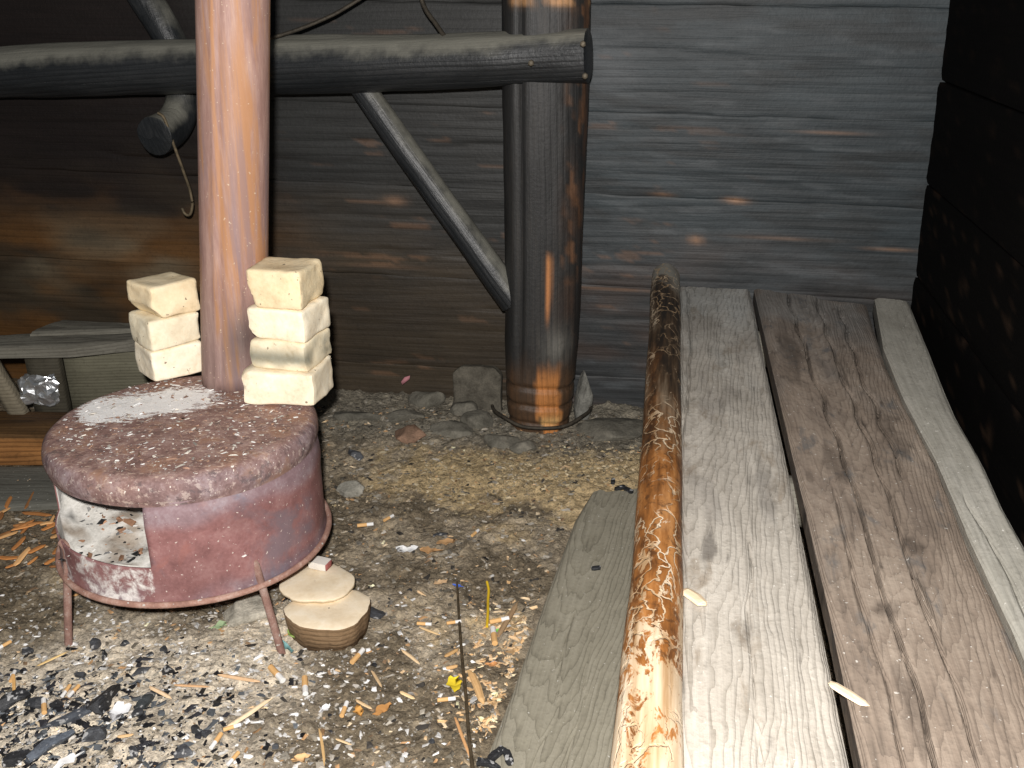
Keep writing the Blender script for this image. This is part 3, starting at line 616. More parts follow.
hr = .288+.0065*np.cos(PH); V = p3(SCX+hr*np.cos(TH), SCY+hr*np.sin(TH), .164+.0065*np.sin(PH)+.002*np.sin(3*TH)).reshape(-1, 3)
f = [(i*10+j, ((i+1) % 100)*10+j, ((i+1) % 100)*10+(j+1) % 10, i*10+(j+1) % 10) for i in range(100) for j in range(10)]
mk('hoop', V, f, M['iron'], stove, T((SCX, SCY, .157)), (1.25, 1.2, 1.15))
for (px, py), tz, lean in (((68, 643), .235, 0), ((282, 653), .225, 0), (None, .23, 0)) if False else (((68, 643), .235, 0), ((282, 653), .228, 0)):
    b0 = onz(px, py, 0); b0[2] = float(gz(b0[0], b0[1]))-.004; dr = np.array([b0[0]-SCX, b0[1]-SCY, 0]); dr /= np.linalg.norm(dr)
    t1 = np.array([SCX, SCY, 0])+dr*.291; t1[2] = tz
    t1[0] += -.028 if px > 200 else .022
    t0 = t1-dr*.008+np.array([-.018, 0, .004])
    tube('leg', [t0, t1+np.array([-.004, 0, .006]), t1+np.array([.001, 0, -.01]), (t1+b0)/2, b0], .0085, M['iron'], stove, n=10, m=40)
b0 = np.array([SCX+.06, SCY+.295, -.004]); tube('leg', [b0+np.array([0, -.008, .23]), (b0*2+np.array([0, -.008, .23]))/2, b0], .0085, M['iron'], stove, n=10, m=20)
# ash bed inside
rr = np.linspace(0.0, .268, 26); a = np.linspace(0, 2*np.pi, 60, endpoint=False); A, RR = np.meshgrid(a, rr)
x = RR*np.cos(A); y = RR*np.sin(A); z = .235+.11*sm(-.22, .20, y-.15*x)+.03*fbm(p3(x*14, y*14, 0*x), 4, 18)
z = np.minimum(z, .36); top = p3(SCX+x, SCY+y, z)
nn = fbm(p3(x*22, y*22, 0*x), 4, 19); c = np.ones(x.shape+(3,))*np.array([1.05, 1.03, 1.0]); c = blend(c, sm(.18, .34, nn)*.8, (.45, .36, .28)); c = blend(c, sm(.28, .4, -nn)*.8, (.12, .12, .125))
k = len(rr)*60; skirt = np.stack([SCX+.268*np.cos(a), SCY+.268*np.sin(a), np.full(60, .172)], -1)
V = np.concatenate([top.reshape(-1, 3), skirt]); f = grid_faces(len(rr)+1, 60, 0, True)
ab = mk('ash_bed', V, [q[::-1] for q in f], M['ash'], None, T((SCX, SCY, .172)), np.concatenate([c.reshape(-1, 3), np.ones((60, 3))]))
tag(ab, 'white ash bed with cinders inside the stove opening', 'ash', kind='stuff')

# stove pipe
pb = onz(226, 391, ZL); pc0 = np.array([pb[0], pb[1]+.076, ZL-.004]); top = ony(233, 0, pc0[1]+.0, 0.)
dirp = (top-pc0)/(top[2]-pc0[2]); RP = .0745
zz = np.linspace(0, 2.28-ZL, 60); n = 64; a = np.linspace(0, 2*np.pi, n, endpoint=False); A, ZZ = np.meshgrid(a, zz)
sa = 1.5*np.pi-.32
r = RP*(1+.012*fbm(p3(np.cos(A), np.sin(A), ZZ*2.5), 3, 23))-.004*sm(.0, .12, np.abs(((A-sa+np.pi) % (2*np.pi))-np.pi))*0
r = r+.0045*np.exp(-((A-sa)/.05)**2)-.004*np.exp(-((A-sa-.16)/.06)**2)
base = pc0+ZZ[..., None]*dirp; V = (base+p3(r*np.cos(A), r*np.sin(A), 0*A)).reshape(-1, 3)
f = [q[::-1] for q in grid_faces(60, n, 0, True)]
nn = fbm(p3(np.cos(A)*2, np.sin(A)*2, ZZ*6), 4, 25); c = np.ones(A.shape+(3,))
c = blend(c, sm(.30, .05, ZZ+.1*nn)*.55, (.62, .72, .80)); k = np.exp(-((A-1.5*np.pi-.55)/.45)**2)*np.exp(-((ZZ-.13)/.07)**2); c = blend(c, k*.8*sm(-.4, .1, nn+.15), (.18, .22, .25))
pipe = empty('stove_pipe', pc0, 'tall rusty pink-brown stove pipe rising from the drum stove', 'pipe')
tb = mk('tube', V, f, M['pipe'], pipe, T(pc0), c.reshape(-1, 3)); so = tb.modifiers.new('shell', 'SOLIDIFY'); so.thickness = .002; so.offset = -1

# fire bricks
def brick(label, ctr, half, yaw, seed, chips=(), tint=(1, 1, 1), tilt=(0, 0), soot=0, rnd=.006):
    V, f = chunk(half, rnd, .0036, seed, chips, src=BOX14, freq=17); V = V @ rot('X', tilt[0]).T @ rot('Y', tilt[1]).T
    nn = fbm(V*18+seed, 4, seed); c = np.ones((len(V), 3))*np.array(tint)*(1+.12*nn[:, None])
    if soot: c = blend(c, sm(.0, .35, nn+soot)*np.exp(-((V[:, 2]+.005)/.02)**2), (.33, .36, .36))
    V = V @ rotz(yaw).T+np.asarray(ctr)
    o = mk('fire_brick', V, f, M['brick'], None, None, c); return sharp(tag(o, label, 'brick', 'fire bricks stacked on the stove'), 55)
z = ZL+.001
bl = onz(170, 374, ZL)
ya = math.radians(40)
brick('pale cream brick at the bottom of the three-brick stack left of the pipe', (bl[0], bl[1]+.015, z+.038), (.062, .053, .038), ya, 1, [((-1, -1, -1), .085)], (1.05, 1.05, 1.05))
brick('middle brick of the three-brick stack left of the pipe', (bl[0]-.003, bl[1]+.018, z+.0765+.036), (.060, .055, .036), ya+.10, 2, [], (.97, .98, .95))
brick('yellowish chipped brick topping the three-brick stack left of the pipe', (bl[0]+.003, bl[1]+.018, z+.149+.038), (.060, .052, .038), ya+.18, 3, [((-1, .0, -.85), .050), ((-1, -1, -1.6), .066)], (1.0, .93, .80))
b2 = onz(289, 397, ZL)
brick('big cream brick at the bottom of the four-brick stack right of the pipe', (b2[0], b2[1]+.010, z+.038), (.083, .064, .038), math.radians(-9), 4, [((-1, -.6, 1), .094), ((1, .5, -1), .105)], (1.06, 1.05, 1.03), tilt=(0, -.02))
brick('second brick from the bottom in the stack right of the pipe, sooty grey', (b2[0]+.011, b2[1]+.022, z+.077+.033), (.066, .062, .033), math.radians(-16), 5, [], (.95, .94, .88), soot=.12)
brick('third brick from the bottom in the stack right of the pipe, clean cream', (b2[0]+.012, b2[1]+.022, z+.1435+.036), (.066, .062, .036), math.radians(-15), 6, [((-1, -.2, -.8), .066)], (1.05, 1.04, 1.02))
brick('topmost brick of the stack right of the pipe, with brown streaks', (b2[0]+.007, b2[1]+.024, z+.216+.041), (.062, .060, .041), math.radians(-13), 7, [((-1, -.3, -.5), .066)], (.93, .86, .72))

# ------------------------------------------------------------------ sawn slices and matchbox beside the stove
def slice_(name, label, ctr, rx, ry, z0, z1, seed, bark):
    n = 48; a = np.linspace(0, 2*np.pi, n, endpoint=False); w_ = 1+.13*vn(p3(np.cos(a)*1.7, np.sin(a)*1.7, 0*a), seed)+.02*vn(p3(np.cos(a)*6, np.sin(a)*6, 0*a), seed+1)
    def ring(s, z): return np.stack([ctr[0]+rx*s*w_*np.cos(a), ctr[1]+ry*s*w_*np.sin(a), np.full(n, z)], -1)
    t = empty(name, (ctr[0], ctr[1], z0), label, 'wood')
    rows = [ring(.02, z1), ring(.5, z1+.001), ring(.9, z1), ring(.985, z1-.003)]
    mk('sawn_face', np.concatenate(rows), [q[::-1] for q in grid_faces(4, n, 0, True)][:], M['disc'], t, T((ctr[0], ctr[1], z1)))
    rows = [ring(.985, z1-.003), ring(1.0, z1-.008), ring(.97, (z0+z1)/2), ring(.9, z0), ring(.02, z0)]
    o = mk('bark_rim', np.concatenate(rows), [q[::-1] for q in grid_faces(5, n, 0, True)], M['bark'] if bark else M['disc'], t, T((ctr[0], ctr[1], z0)))
    for o in t.children:
        bm = bmesh.new(); bm.from_mesh(o.data); bmesh.ops.recalc_face_normals(bm, faces=bm.faces)
        bm.to_mesh(o.data); bm.free()
s1 = onz(329, 608, .062); slice_('sawn_log_slice', 'thicker pale sawn log slice with brown bark side beside the right stove leg', s1, .088, .080, -.004, .062, 3, True)
s2 = onz(315, 581, .078); slice_('sawn_log_slice', 'thin pale wood slice lying on the thicker slice beside the stove', s2, .080, .076, .063, .078, 9, False)
mb = onz(320, 568, .080); V, f = chunk((.022, .015, .009), .002, .0004, 3, src=BOX2); V = V @ rotz(-.35).T+np.array([mb[0], mb[1]+.004, .080+.0095])
t = empty('matchbox', (mb[0], mb[1], .08), 'small white matchbox with dull red side on the wood slice', 'matchbox')
sharp(mk('box', V, f, M['plain'], t, None, (.80, .76, .70)), 40)
V, f = chunk((.0012, .0135, .0075), .0006, 0, 3, src=BOX2); V = V @ rotz(-.35).T+np.array([mb[0]+.0225*math.cos(.35), mb[1]+.004-.0225*math.sin(.35), .0895]); mk('striking_side', V, f, M['plain'], t, None, (.36, .12, .11))

# ------------------------------------------------------------------ left corner: bench, squared beam, foil, board
bn = empty('wall_bench', (*onz(60, 360, 0)[:2], 0), 'rough grey plank bench in the left corner against the back wall', 'bench')
zbn = .315
plank('seat_plank', [onz(-200, 352, zbn), onz(0, 347, zbn), onz(70, 346, zbn), onz(150, 338, zbn), onz(215, 334, zbn)], [onz(-200, 337, zbn), onz(0, 335, zbn), onz(60, 331, zbn), onz(150, 329, zbn), onz(215, 328, zbn)], .04, M['bench'], bn, nx=70, ny=24, seed=51, rough=.003, warp=.008, endj=.01)
plank('seat_plank', [onz(28, 333, zbn+.012), onz(150, 328.5, zbn+.012), onz(215, 327, zbn+.012)], [onz(66, 318, zbn+.012), onz(150, 323, zbn+.012), onz(215, 324, zbn+.012)], .03, M['bench'], bn, nx=40, ny=24, seed=53, rough=.003, warp=.008)
for px, wd, tl, cc in ((-22, .05, .05, (1.2, 1.1, .95)), (200, .05, 0, (.6, .6, .6))):
    p = onz(px, 366, zbn-.04); V, f = chunk((wd/2, .02, .145), .004, .002, abs(px), src=BOX2); V[:, 0] -= V[:, 2]*.35 if px < 100 else 0; mk('leg', V+np.array([p[0]+tl, p[1]+.06, .13]), f, M['bench'], bn, None, cc)
p = onz(75, 366, zbn-.04); V, f = chunk((.15, .014, .125), .004, .003, 9, src=BOX2); mk('support_board', V+np.array([p[0]+.02, p[1]+.16, .15]), f, M['bench'], bn, None, (.85, .85, .72))
p = onz(28, 366, zbn-.04); V, f = chunk((.05, .02, .125), .004, .003, 9, src=BOX2); mk('support_board', V+np.array([p[0]-.01, p[1]+.12, .15]), f, M['bench'], bn, None, (.35, .33, .28))

q0, q1, q2, q3 = onz(-160, 436, .105), onz(120, 432, .105), onz(120, 408, .105), onz(-160, 410, .105)
V, f = chunk((.5, .085, .053), .01, .004, 5); 
ctr = (q0+q1+q2+q3)/4; V[:, 0] *= 1.05; V = V @ rotz(-.02).T+np.array([ctr[0], ctr[1], .052])
c = np.where((V[:, 2] > .085)[:, None], np.array([[.45, .42, .36]]), np.array([[1.35, 1.1, .85]]))*(1+.5*fbm(V*np.array([3, 40, 40]), 3, 4)[:, None])
sb = mk('squared_beam', V, f, M['rust_beam'], None, axis_frame((ctr[0]-.5, ctr[1], 0), (1, -.02, 0)), c); tag(sharp(sb, 45), 'short squared orange-brown beam on the floor left of the stove', 'beam')
V, f = chunk((.055, .035, .042), .02, .0, 12, src=BOX7); V = V+.014*np.stack([vn(V*70+9*i, 30+i) for i in range(3)], -1); p = onz(40, 410, .105); V = V+np.array([p[0], p[1]+.03, 0]); V[:, 2] += .1-V[:, 2].min()+.008
fo = mk('crumpled_foil', V, f, M['foil'], None, None, None, smooth=False); tag(fo, 'crumpled ball of silver foil on the squared beam', 'foil')
fb2 = plank('floor_board', [onz(-120, 466, .018), onz(20, 465, .018), onz(75, 464, .018)], [onz(-120, 512, .018), onz(20, 506, .018), onz(75, 504, .018)], .016, M['greyD'], None, nx=40, ny=30, seed=61, col=lambda S, Tt: np.ones(S.shape+(3,))*np.array([.42, .43, .42]))
tag(fb2, 'dark grey board flat on the ground before the squared beam', 'plank')

# ------------------------------------------------------------------ stones along the back wall
def stone(label, p, half, yaw, seed, tilt=(0, 0), tint=(1, 1, 1), sink=.75, group=None, boxy=False):
    rs = np.random.default_rng(seed); V0, f = ICO4; h = np.asarray(half); V = np.sign(V0)*np.abs(V0)**.75
    for _ in range(11):
        nrm = rs.normal(size=3); nrm /= np.linalg.norm(nrm); k_ = V @ nrm-rs.uniform(.62, .92); V = V-np.maximum(k_, 0)[:, None]*nrm
    V = (V*(1+.10*fbm(V*2.2+seed, 4, seed)[:, None]))*h*1.12
    if boxy: V, f = chunk(half, .008, .008, seed, [((1, 0, 1), half[0]*1.2), ((-1, 0, 1.4), half[0]*1.15)], src=BOX14, freq=9)
    V = V @ rot('X', tilt[0]).T @ rot('Y', tilt[1]).T @ rotz(yaw).T
    z0 = float(gz(p[0], p[1])); V = V+np.array([p[0], p[1], z0-V[:, 2].min()-sink*half[2]])
    o = mk('stone', V, f, M['stone'], None, None, tint); tag(sharp(o, 50), label, 'stone', group)
p = ony(478, 400, 2.93); stone('upright grey stone slab leaning on the wall left of the post', (p[0], p[1], 0), (.082, .018, .085), -.15, 71, tilt=(-.12, 0), tint=(.50, .46, .40), sink=.3, boxy=True)
p = ony(576, 430, 2.90); stone('narrow grey stone wedge standing at the right foot of the post', (p[0]+.022, p[1], 0), (.024, .03, .085), .2, 72, tilt=(0, .08), tint=(.9, .9, .88), sink=.2)
SG = 'flat grey stones along the back wall'
for k, (px, py, hx, hy, hz, lab) in enumerate(((410, 436, .05, .04, .022, 'reddish flat stone in the dirt below the pink scrap'), (452, 432, .06, .05, .025, 'flat grey stone just right of the reddish flat stone'), (478, 424, .05, .04, .03, 'grey stone in front of the upright slab and left of the post foot'), (500, 442, .055, .04, .025, 'wide grey stone before the post foot, nearest the tan soil ridge'), (462, 415, .045, .03, .03, 'small grey stone directly below the upright slab'), (610, 432, .11, .08, .022, 'broad flat grey stone between the post and the platform log'), (400, 420, .07, .03, .02, 'long flat stone just behind the reddish stone'), (523, 448, .035, .025, .02, 'smallest grey stone at the front of the post foot'), (360, 420, .08, .03, .02, 'long flat stone at the wall foot nearest the stove'), (352, 485, .04, .03, .022, 'pale grey stone in the dirt right of the stove'), (428, 405, .06, .03, .03, 'rounded grey stone against the wall below the pink scrap'))):
    p = onz(px, py, .02); tint = (1.25, .8, .6) if k == 0 else (1.6, 1.55, 1.45) if k == 9 else tuple(np.array([.80, .76, .68])*(.8+.3*random.random()))
    stone(lab or 'flat grey stone half buried at the foot of the back wall left of the post', (p[0], p[1]), (hx, hy, hz), random.random()*.6-.3, 80+k, tint=tint, group=SG)
p = onz(228, 622, .0); stone('pale grey stone lump under the stove near its right leg', (p[0]+.04, p[1]+.02), (.06, .04, .028), .3, 99, tint=(1.9, 1.8, 1.65))
p = ony(401, 382, 2.955); V = np.array([[0, 0, .0], [.028, 0, .010], [.030, 0, .022], [.012, .0, .016], [.004, 0, -.010]])+p; Vb = V+np.array([0, .003, 0])
ps = mk('pink_scrap', np.concatenate([V, Vb]), [(0, 1, 2, 3), (0, 4, 1), (5, 8, 7, 6), (5, 6, 9), (0, 3, 8, 5), (3, 2, 7, 8), (2, 1, 6, 7), (1, 4, 9, 6), (4, 0, 5, 9)], M['plain'], None, None, (.55, .24, .27)); tag(ps, 'tiny pink scrap stuck on the back wall left of the post', 'scrap')

AUTO = []
MARKS = {'left stove leg': (68, 630), 'right stove leg': (280, 640), 'sawn log slices': (328, 610), 'thin dark stick': (464, 735), 'yellow petal': (455, 687), 'longest charred stick': (97, 712), 'longest pale splinter': (250, 716), 'white paper scrap by the stove': (407, 553), 'torn paper corner': (325, 711), 'yellow string': (488, 605), 'dark grey floor board': (30, 480), 'ashy charred block': (50, 748)}
def auto(o, phrase, px, py, cat, group): AUTO.append((o, phrase, px, py)); return tag(o, phrase, cat, group)
# ------------------------------------------------------------------ small litter lying on the floor
def gp(px, py): 
    p = onz(px, py, 0.)
    for _ in range(3): p = onz(px, py, float(gz(p[0], p[1]))+.004)
    return p
def prism(L, wd, th, seed, n=6, sharp_end=True):
    """irregular tapering sliver along local x, resting on z=0"""
    rg = np.random.default_rng(seed); a = np.linspace(0, 2*np.pi, n, endpoint=False)+rg.random()*.6; rows = []
    for s, k in ((-.5, .45), (-.38, .9), (0, 1), (.36, .85), (.5, .25 if sharp_end else .8)):
        rows.append(np.stack([np.full(n, s*L)+rg.normal(0, .02*L, n)*(abs(s) > .4), wd/2*k*np.cos(a)+rg.normal(0, .05*wd)+.04*L*(s*s-.12)*rg.normal(), th/2*k*np.sin(a)], -1))
    V = np.concatenate(rows); V[:, 2] -= V[:, 2].min(); f = [q[::-1] for q in grid_faces(5, n, 0, True)]+[tuple(range(n)), tuple(range(4*n, 5*n))[::-1]]
    return V, f
def sliver(name, a_, b_, wd, th, col, label, cat, group=None, mat='splint', lift=.006, z=None):
    p, q = (gp(*a_), gp(*b_)) if z is None else (onz(*a_, z), onz(*b_, z)); c = (p+q)/2; d = q-p; L = np.linalg.norm(d)
    V, f = prism(L, wd, th, int(a_[0]*7+a_[1])); fr = axis_frame(c+np.array([0, 0, lift if z is None else .001]), d)
    Mx = np.array(fr); V = V @ Mx[:3, :3].T+Mx[:3, 3]
    o = mk(name, V, f, M[mat], None, fr, col, smooth=False); return tag(o, label, cat, group)
# splinters resting on the platform
sliver('wood_splinter', (829, 685), (868, 708), .016, .005, (.95, .95, .95), 'fresh pale splinter lying across the gap between platform planks', 'splinter', z=ZB+.004)
sliver('wood_chip', (684, 592), (706, 608), .022, .008, (.9, .9, .9), 'pale wood chip on the platform beside the stripped log', 'chip', z=ZB+.004)
# cigarette butts: one built, the rest copied
def butt_meshes():
    def cyl(x0, x1, r, name, col):
        n = 10; a = np.linspace(0, 2*np.pi, n, endpoint=False); V = np.concatenate([np.stack([np.full(n, x), r*np.cos(a), r*np.sin(a)+.0038], -1) for x in (x0, (x0+x1)/2, x1)])
        return mesh_of(name, V, [q[::-1] for q in grid_faces(3, n, 0, True)]+[tuple(range(n)), tuple(range(2*n, 3*n))[::-1]], M['plain'], col, smooth=False)
    return cyl(-.015, .004, .0038, 'filter', (.78, .47, .20)), cyl(.004, .017, .0036, 'paper', (.86, .85, .83))
FM, PM = butt_meshes()
butts = [((270, 671), (284, 686), 'cigarette butt with white paper lying beyond the long splinter near the right stove leg'), ((305, 682), (306, 698), 'cigarette butt lying end-on between the right stove leg and the torn paper corner'), ((352, 668), (363, 654), 'cigarette butt just below the sawn log slices'), ((342, 722), (347, 706), 'cigarette butt right of the torn white paper corner'), ((357, 528), (373, 529), 'cigarette butt on dark dirt right of the stove drum'), ((384, 525), (393, 518), 'shorter butt just right of the cigarette butt by the stove drum'), ((472, 539), (478, 534), 'lone cigarette butt on the bare dirt below the tan soil ridge'),
         ((489, 627), (508, 622), 'cigarette butt at the end of the yellow string'), ((495, 648), (493, 634), 'cigarette butt standing toward the end of the yellow string beside a green scrap'), ((437, 704), (455, 703), 'cigarette butt just below the yellow petal'), ((224, 733), (240, 730), 'cigarette butt touching the lower end of the longest pale splinter'), ((222, 738), (212, 752), 'cigarette butt pointing away just below the longest pale splinter'), ((238, 757), (230, 768), 'cigarette butt at the near picture edge below the longest pale splinter'), ((70, 690), (64, 699), 'left one of two parallel cigarette butts left of the charred sticks'), ((45, 716), (45, 706), 'cigarette butt end-on between charcoal lumps near the left picture edge'), ((79, 690), (71, 699), 'right one of two parallel cigarette butts left of the charred sticks'),
         ((418, 627), (430, 628), 'cigarette butt halfway between the sawn slices and the thin stick'), ((448, 627), (459, 625), 'cigarette butt touching the thin dark stick'), ((10, 646), (0, 652), 'cigarette butt at the left picture edge below the bark shavings'), ((12, 686), (15, 675), 'cigarette butt beside a yellow stalk near the left picture edge')]
for i, (a_, b_, lab) in enumerate(butts):
    p, q = gp(*a_), gp(*b_); c = (p+q)/2; t = bpy.data.objects.new('cigarette_butt', None); t.empty_display_size = .01
    place(t, None, T((c[0], c[1], c[2]+.006)) @ Matrix.Rotation(math.atan2(q[1]-p[1], q[0]-p[0]), 4, 'Z') @ Matrix.Scale(min(1.7, max(1.0, np.linalg.norm(q-p)/.032)), 4))
    tag(t, lab or 'tan-filtered cigarette butt trodden into the dirt floor', 'cigarette butt', 'cigarette butts on the floor')
    for nm, me in (('filter', FM), ('paper', PM)):
        o = bpy.data.objects.new(nm, me); COL.objects.link(o); o.parent = t
# named splinters and sticks
GS = 'wood splinters on the floor'
S_ = [((219, 678), (260, 685), .010, (.95, .8, .68), 'straight pinkish splinter on the ash between the stove legs'), ((228, 731), (272, 702), .011, (1.2, 1.2, 1.15), 'longest pale splinter lying before the stove'),
      ((470, 675), (484, 708), .016, (.95, .75, .5), 'thick tan stick chip near the left edge of the loose board'), ((498, 640), (517, 606), .014, (.5, .42, .34), 'brown wood strip against the loose board'), ((38, 669), (68, 655), .007, (1, .9, .6), 'thin yellow stalk left of the left stove leg'),
      ((105, 588), (70, 600), .01, (.9, .65, .4), None), ((15, 697), (14, 676), .007, (1, .75, .4), None), ((402, 653), (420, 667), .008, (1, .9, .75), None), ((372, 674), (382, 690), .006, (.95, .85, .7), None), ((400, 695), (415, 702), .009, (1, .9, .7), None), ((356, 703), (372, 712), .007, (1, .9, .75), None),
      ((175, 688), (210, 690), .007, (.9, .7, .55), None), ((150, 690), (172, 702), .009, (1.2, 1.1, 1), None), ((118, 740), (134, 738), .008, (1, .85, .65), None), ((320, 733), (325, 768), .006, (.9, .75, .5), None), ((336, 742), (352, 748), .005, (1, .9, .75), None), ((420, 630), (440, 638), .007, (1, .9, .7), None), ((445, 660), (458, 652), .01, (.9, .7, .45), None), ((446, 672), (458, 669), .011, (.95, .75, .5), None), ((455, 720), (470, 760), .006, (.8, .55, .35), None)]
for a_, b_, wd, col, lab in S_:
    o = sliver('wood_splinter', a_, b_, wd, wd*.5, col, lab or 'small tan wood splinter', 'splinter', GS)
    if not lab: auto(o, 'small tan wood splinter', (a_[0]+b_[0])/2, (a_[1]+b_[1])/2, 'splinter', GS)
LS = 'orange bark shavings left of the stove'
rg = random.Random(8)
for i in range(26):
    x, y = rg.uniform(-8, 56), rg.uniform(512, 575); L = rg.uniform(14, 38); an = rg.gauss(-.5, .45)
    sliver('bark_shaving', (x, y), (x+L*math.cos(an), y+L*.6*math.sin(an)), rg.uniform(.008, .018), .005, rg.choice([(.75, .40, .18), (.6, .32, .15), (1, .72, .45), (.45, .25, .13)]), 'orange-brown bark shaving in the heap left of the stove', 'shaving', LS, lift=.006+.012*rg.random())
st = tube('thin_stick', [gp(*q)+np.array([0, 0, .008]) for q in ((457, 585), (459, 620), (462, 660), (466, 700), (469, 740), (473, 775))], [.0022, .0028, .003, .0035, .0035, .004], M['wire'], None, m=40, wob=.25, col=(1.6, 1.4, 1.1)); tag(st, 'thin dark stick lying towards the viewer left of the loose board', 'stick')
ys = tube('yellow_string', [gp(*q)+np.array([0, 0, .006]) for q in ((487, 584), (489, 592), (488, 602), (488, 614), (487, 629))], .0032, M['plain'], None, m=24, col=(.75, .50, .03)); tag(ys, 'bit of yellow string on the dirt beside the loose board', 'string')
def leaf(name, px, py, L, wd, yaw, col, label, cat, group=None, curl=.25):
    p = gp(px, py); s = np.linspace(-1, 1, 7); V = []; 
    for v in s:
        w_ = wd/2*math.sqrt(max(0, 1-v*v*.92))
        for t_ in (-1, 0, 1): V.append((v*L/2, t_*w_, abs(t_)*w_*curl+curl*.3*L*v*v))
    V = np.array(V); rs = np.random.default_rng(int(px*3+py)); V = V*(1+.22*rs.normal(size=V.shape).clip(-1.5, 1.5))+rs.normal(size=V.shape)*np.array([.04*L, .06*wd, .10*wd]); V[:, 2] -= V[:, 2].min(); Vb = V-np.array([0, 0, .0012]); top = V.reshape(7, 3, 3); bot = Vb.reshape(7, 3, 3); V, f = slab(top, bot)
    V = V @ rotz(yaw).T+p+np.array([0, 0, .005]); o = mk(name, V, f, M['plain'], None, None, col); return tag(sharp(o, 60), label, cat, group)
leaf('yellow_petal', 455, 687, .04, .026, 1.8, (.82, .62, .04), 'bright yellow petal-like scrap beside the thin stick', 'petal')
leaf('blue_scrap', 458, 588, .022, .008, -.3, (.08, .16, .60), 'tiny blue plastic scrap at the far end of the thin stick', 'scrap')
leaf('green_leaf', 292, 636, .04, .016, 1.9, (.36, .50, .14), 'small green leaf at the foot of the right stove leg', 'leaf')
leaf('green_leaf', 219, 629, .032, .022, .5, (.45, .60, .35), 'pale green leaf scrap under the stove', 'leaf')
leaf('teal_scrap', 288, 650, .04, .012, -.9, (.22, .42, .42), 'teal plastic sliver beside the right stove leg', 'scrap')
leaf('green_scrap', 497, 634, .014, .01, .5, (.2, .5, .1), 'tiny green scrap by the cigarette butt near the yellow string', 'scrap')
leaf('white_scrap', 407, 553, .05, .024, .2, (.80, .80, .80), 'crumpled white paper scrap in the dirt right of the stove', 'paper', curl=.5)
leaf('white_scrap', 325, 711, .022, .016, .9, (.9, .9, .9), 'torn white paper corner on the dirt before the sawn slices', 'paper', curl=.4)
leaf('white_scrap', 120, 716, .05, .03, 1.3, (.85, .86, .88), 'white ashy paper scrap amid the charred sticks', 'paper', curl=.4)
leaf('white_scrap', 68, 764, .05, .018, .9, (.9, .9, .9), 'white paper strip at the near edge below the charred sticks', 'paper', curl=.2)
GL = 'dry orange leaves on the floor'
for px, py, L, wd, yaw, c in ((359, 714, .03, .018, 2, (.70, .36, .10)), (382, 713, .034, .016, .8, (.52, .26, .09)), (492, 667, .024, .012, .1, (.62, .30, .12)), (445, 545, .05, .02, .3, (.55, .33, .16)), (430, 553, .05, .02, -.2, (.52, .30, .14)), (300, 762, .03, .02, .4, (.75, .48, .24)), (22, 485, .05, .02, .5, (.6, .4, .22)), (45, 478, .05, .014, .2, (.6, .38, .2)), (120, 567, .04, .02, .4, (.6, .3, .15)), (205, 560, .03, .014, 0, (.66, .56, .5)), (440, 585, .03, .018, .6, (.7, .48, .28))):
    auto(leaf('dry_leaf', px, py, L, wd, yaw, c, 'curled dry leaf', 'leaf', GL), 'curled dry leaf', px, py, 'leaf', GL)
# charcoal
def coal(px, py, L, wd, yaw, seed, label=None, tint=(1, 1, 1), tall=1.):
    p = gp(px, py); rs = np.random.default_rng(seed+500); V, f = chunk((L/2, wd/2, wd*.36*tall), wd*.05, wd*.10, seed, [(rs.normal(size=3)*np.array([.5, 1, 1.2]), wd*.34*rs.uniform(.8, 1.2)) for _ in range(4)]+[((1, .5, .5), L*.42), ((-1, .6, .6), L*.40)], src=BOX4, freq=40)
    V = V @ rotz(yaw).T; V[:, 2] -= V[:, 2].min(); V = V+p-np.array([0, 0, .004])
    o = mk('charcoal', V, f, M['char'], None, None, tint, smooth=False); GC = 'charcoal lumps on the floor'; return tag(o, label, 'charcoal', GC) if label else auto(o, 'black charcoal lump', px, py, 'charcoal', GC)
coal(97, 712, .13, .030, 1.45, 1, 'longest upright-looking charred stick end in the ashes before the stove', tall=1.6)
coal(66, 722, .14, .022, .85, 2, 'charred stick with grey ash lying left of the longest one', (3, 3.2, 3.4))
coal(50, 748, .09, .030, .9, 3, 'ashy bluish charred block near the lower left corner', (4, 4.4, 4.8))
coal(147, 700, .07, .018, 1.4, 4, 'short dark charred stick right of the longest one', (2, 2.2, 2.1))
for i, (px, py, L, wd, yw) in enumerate(((15, 703, .06, .03, .6), (35, 705, .04, .02, .1), (26, 653, .03, .018, .6), (115, 693, .04, .014, 1.9), (134, 752, .03, .016, 2), (183, 756, .03, .026, .3), (168, 672, .024, .022, .2), (164, 650, .018, .016, 0), (95, 647, .03, .026, .8), (104, 657, .03, .014, 2.2), (125, 645, .02, .016, .5), (140, 672, .05, .016, .5), (57, 706, .02, .02, 0), (138, 714, .02, .02, .4), (94, 737, .04, .03, .2), (196, 730, .02, .016, 2), (205, 735, .018, .016, 1), (276, 746, .012, .012, 0), (374, 665, .012, .012, 0), (432, 742, .016, .012, 0), (354, 458, .05, .03, -.3), (410, 590, .012, .01, 0), (440, 535, .04, .012, .4), (375, 615, .05, .024, -.5), (20, 760, .05, .03, .3), (80, 675, .02, .016, 0), (150, 655, .016, .014, .3))):
    coal(px, py, L, wd, yw, 10+i, tint=(1+.8*(i % 3),)*3)
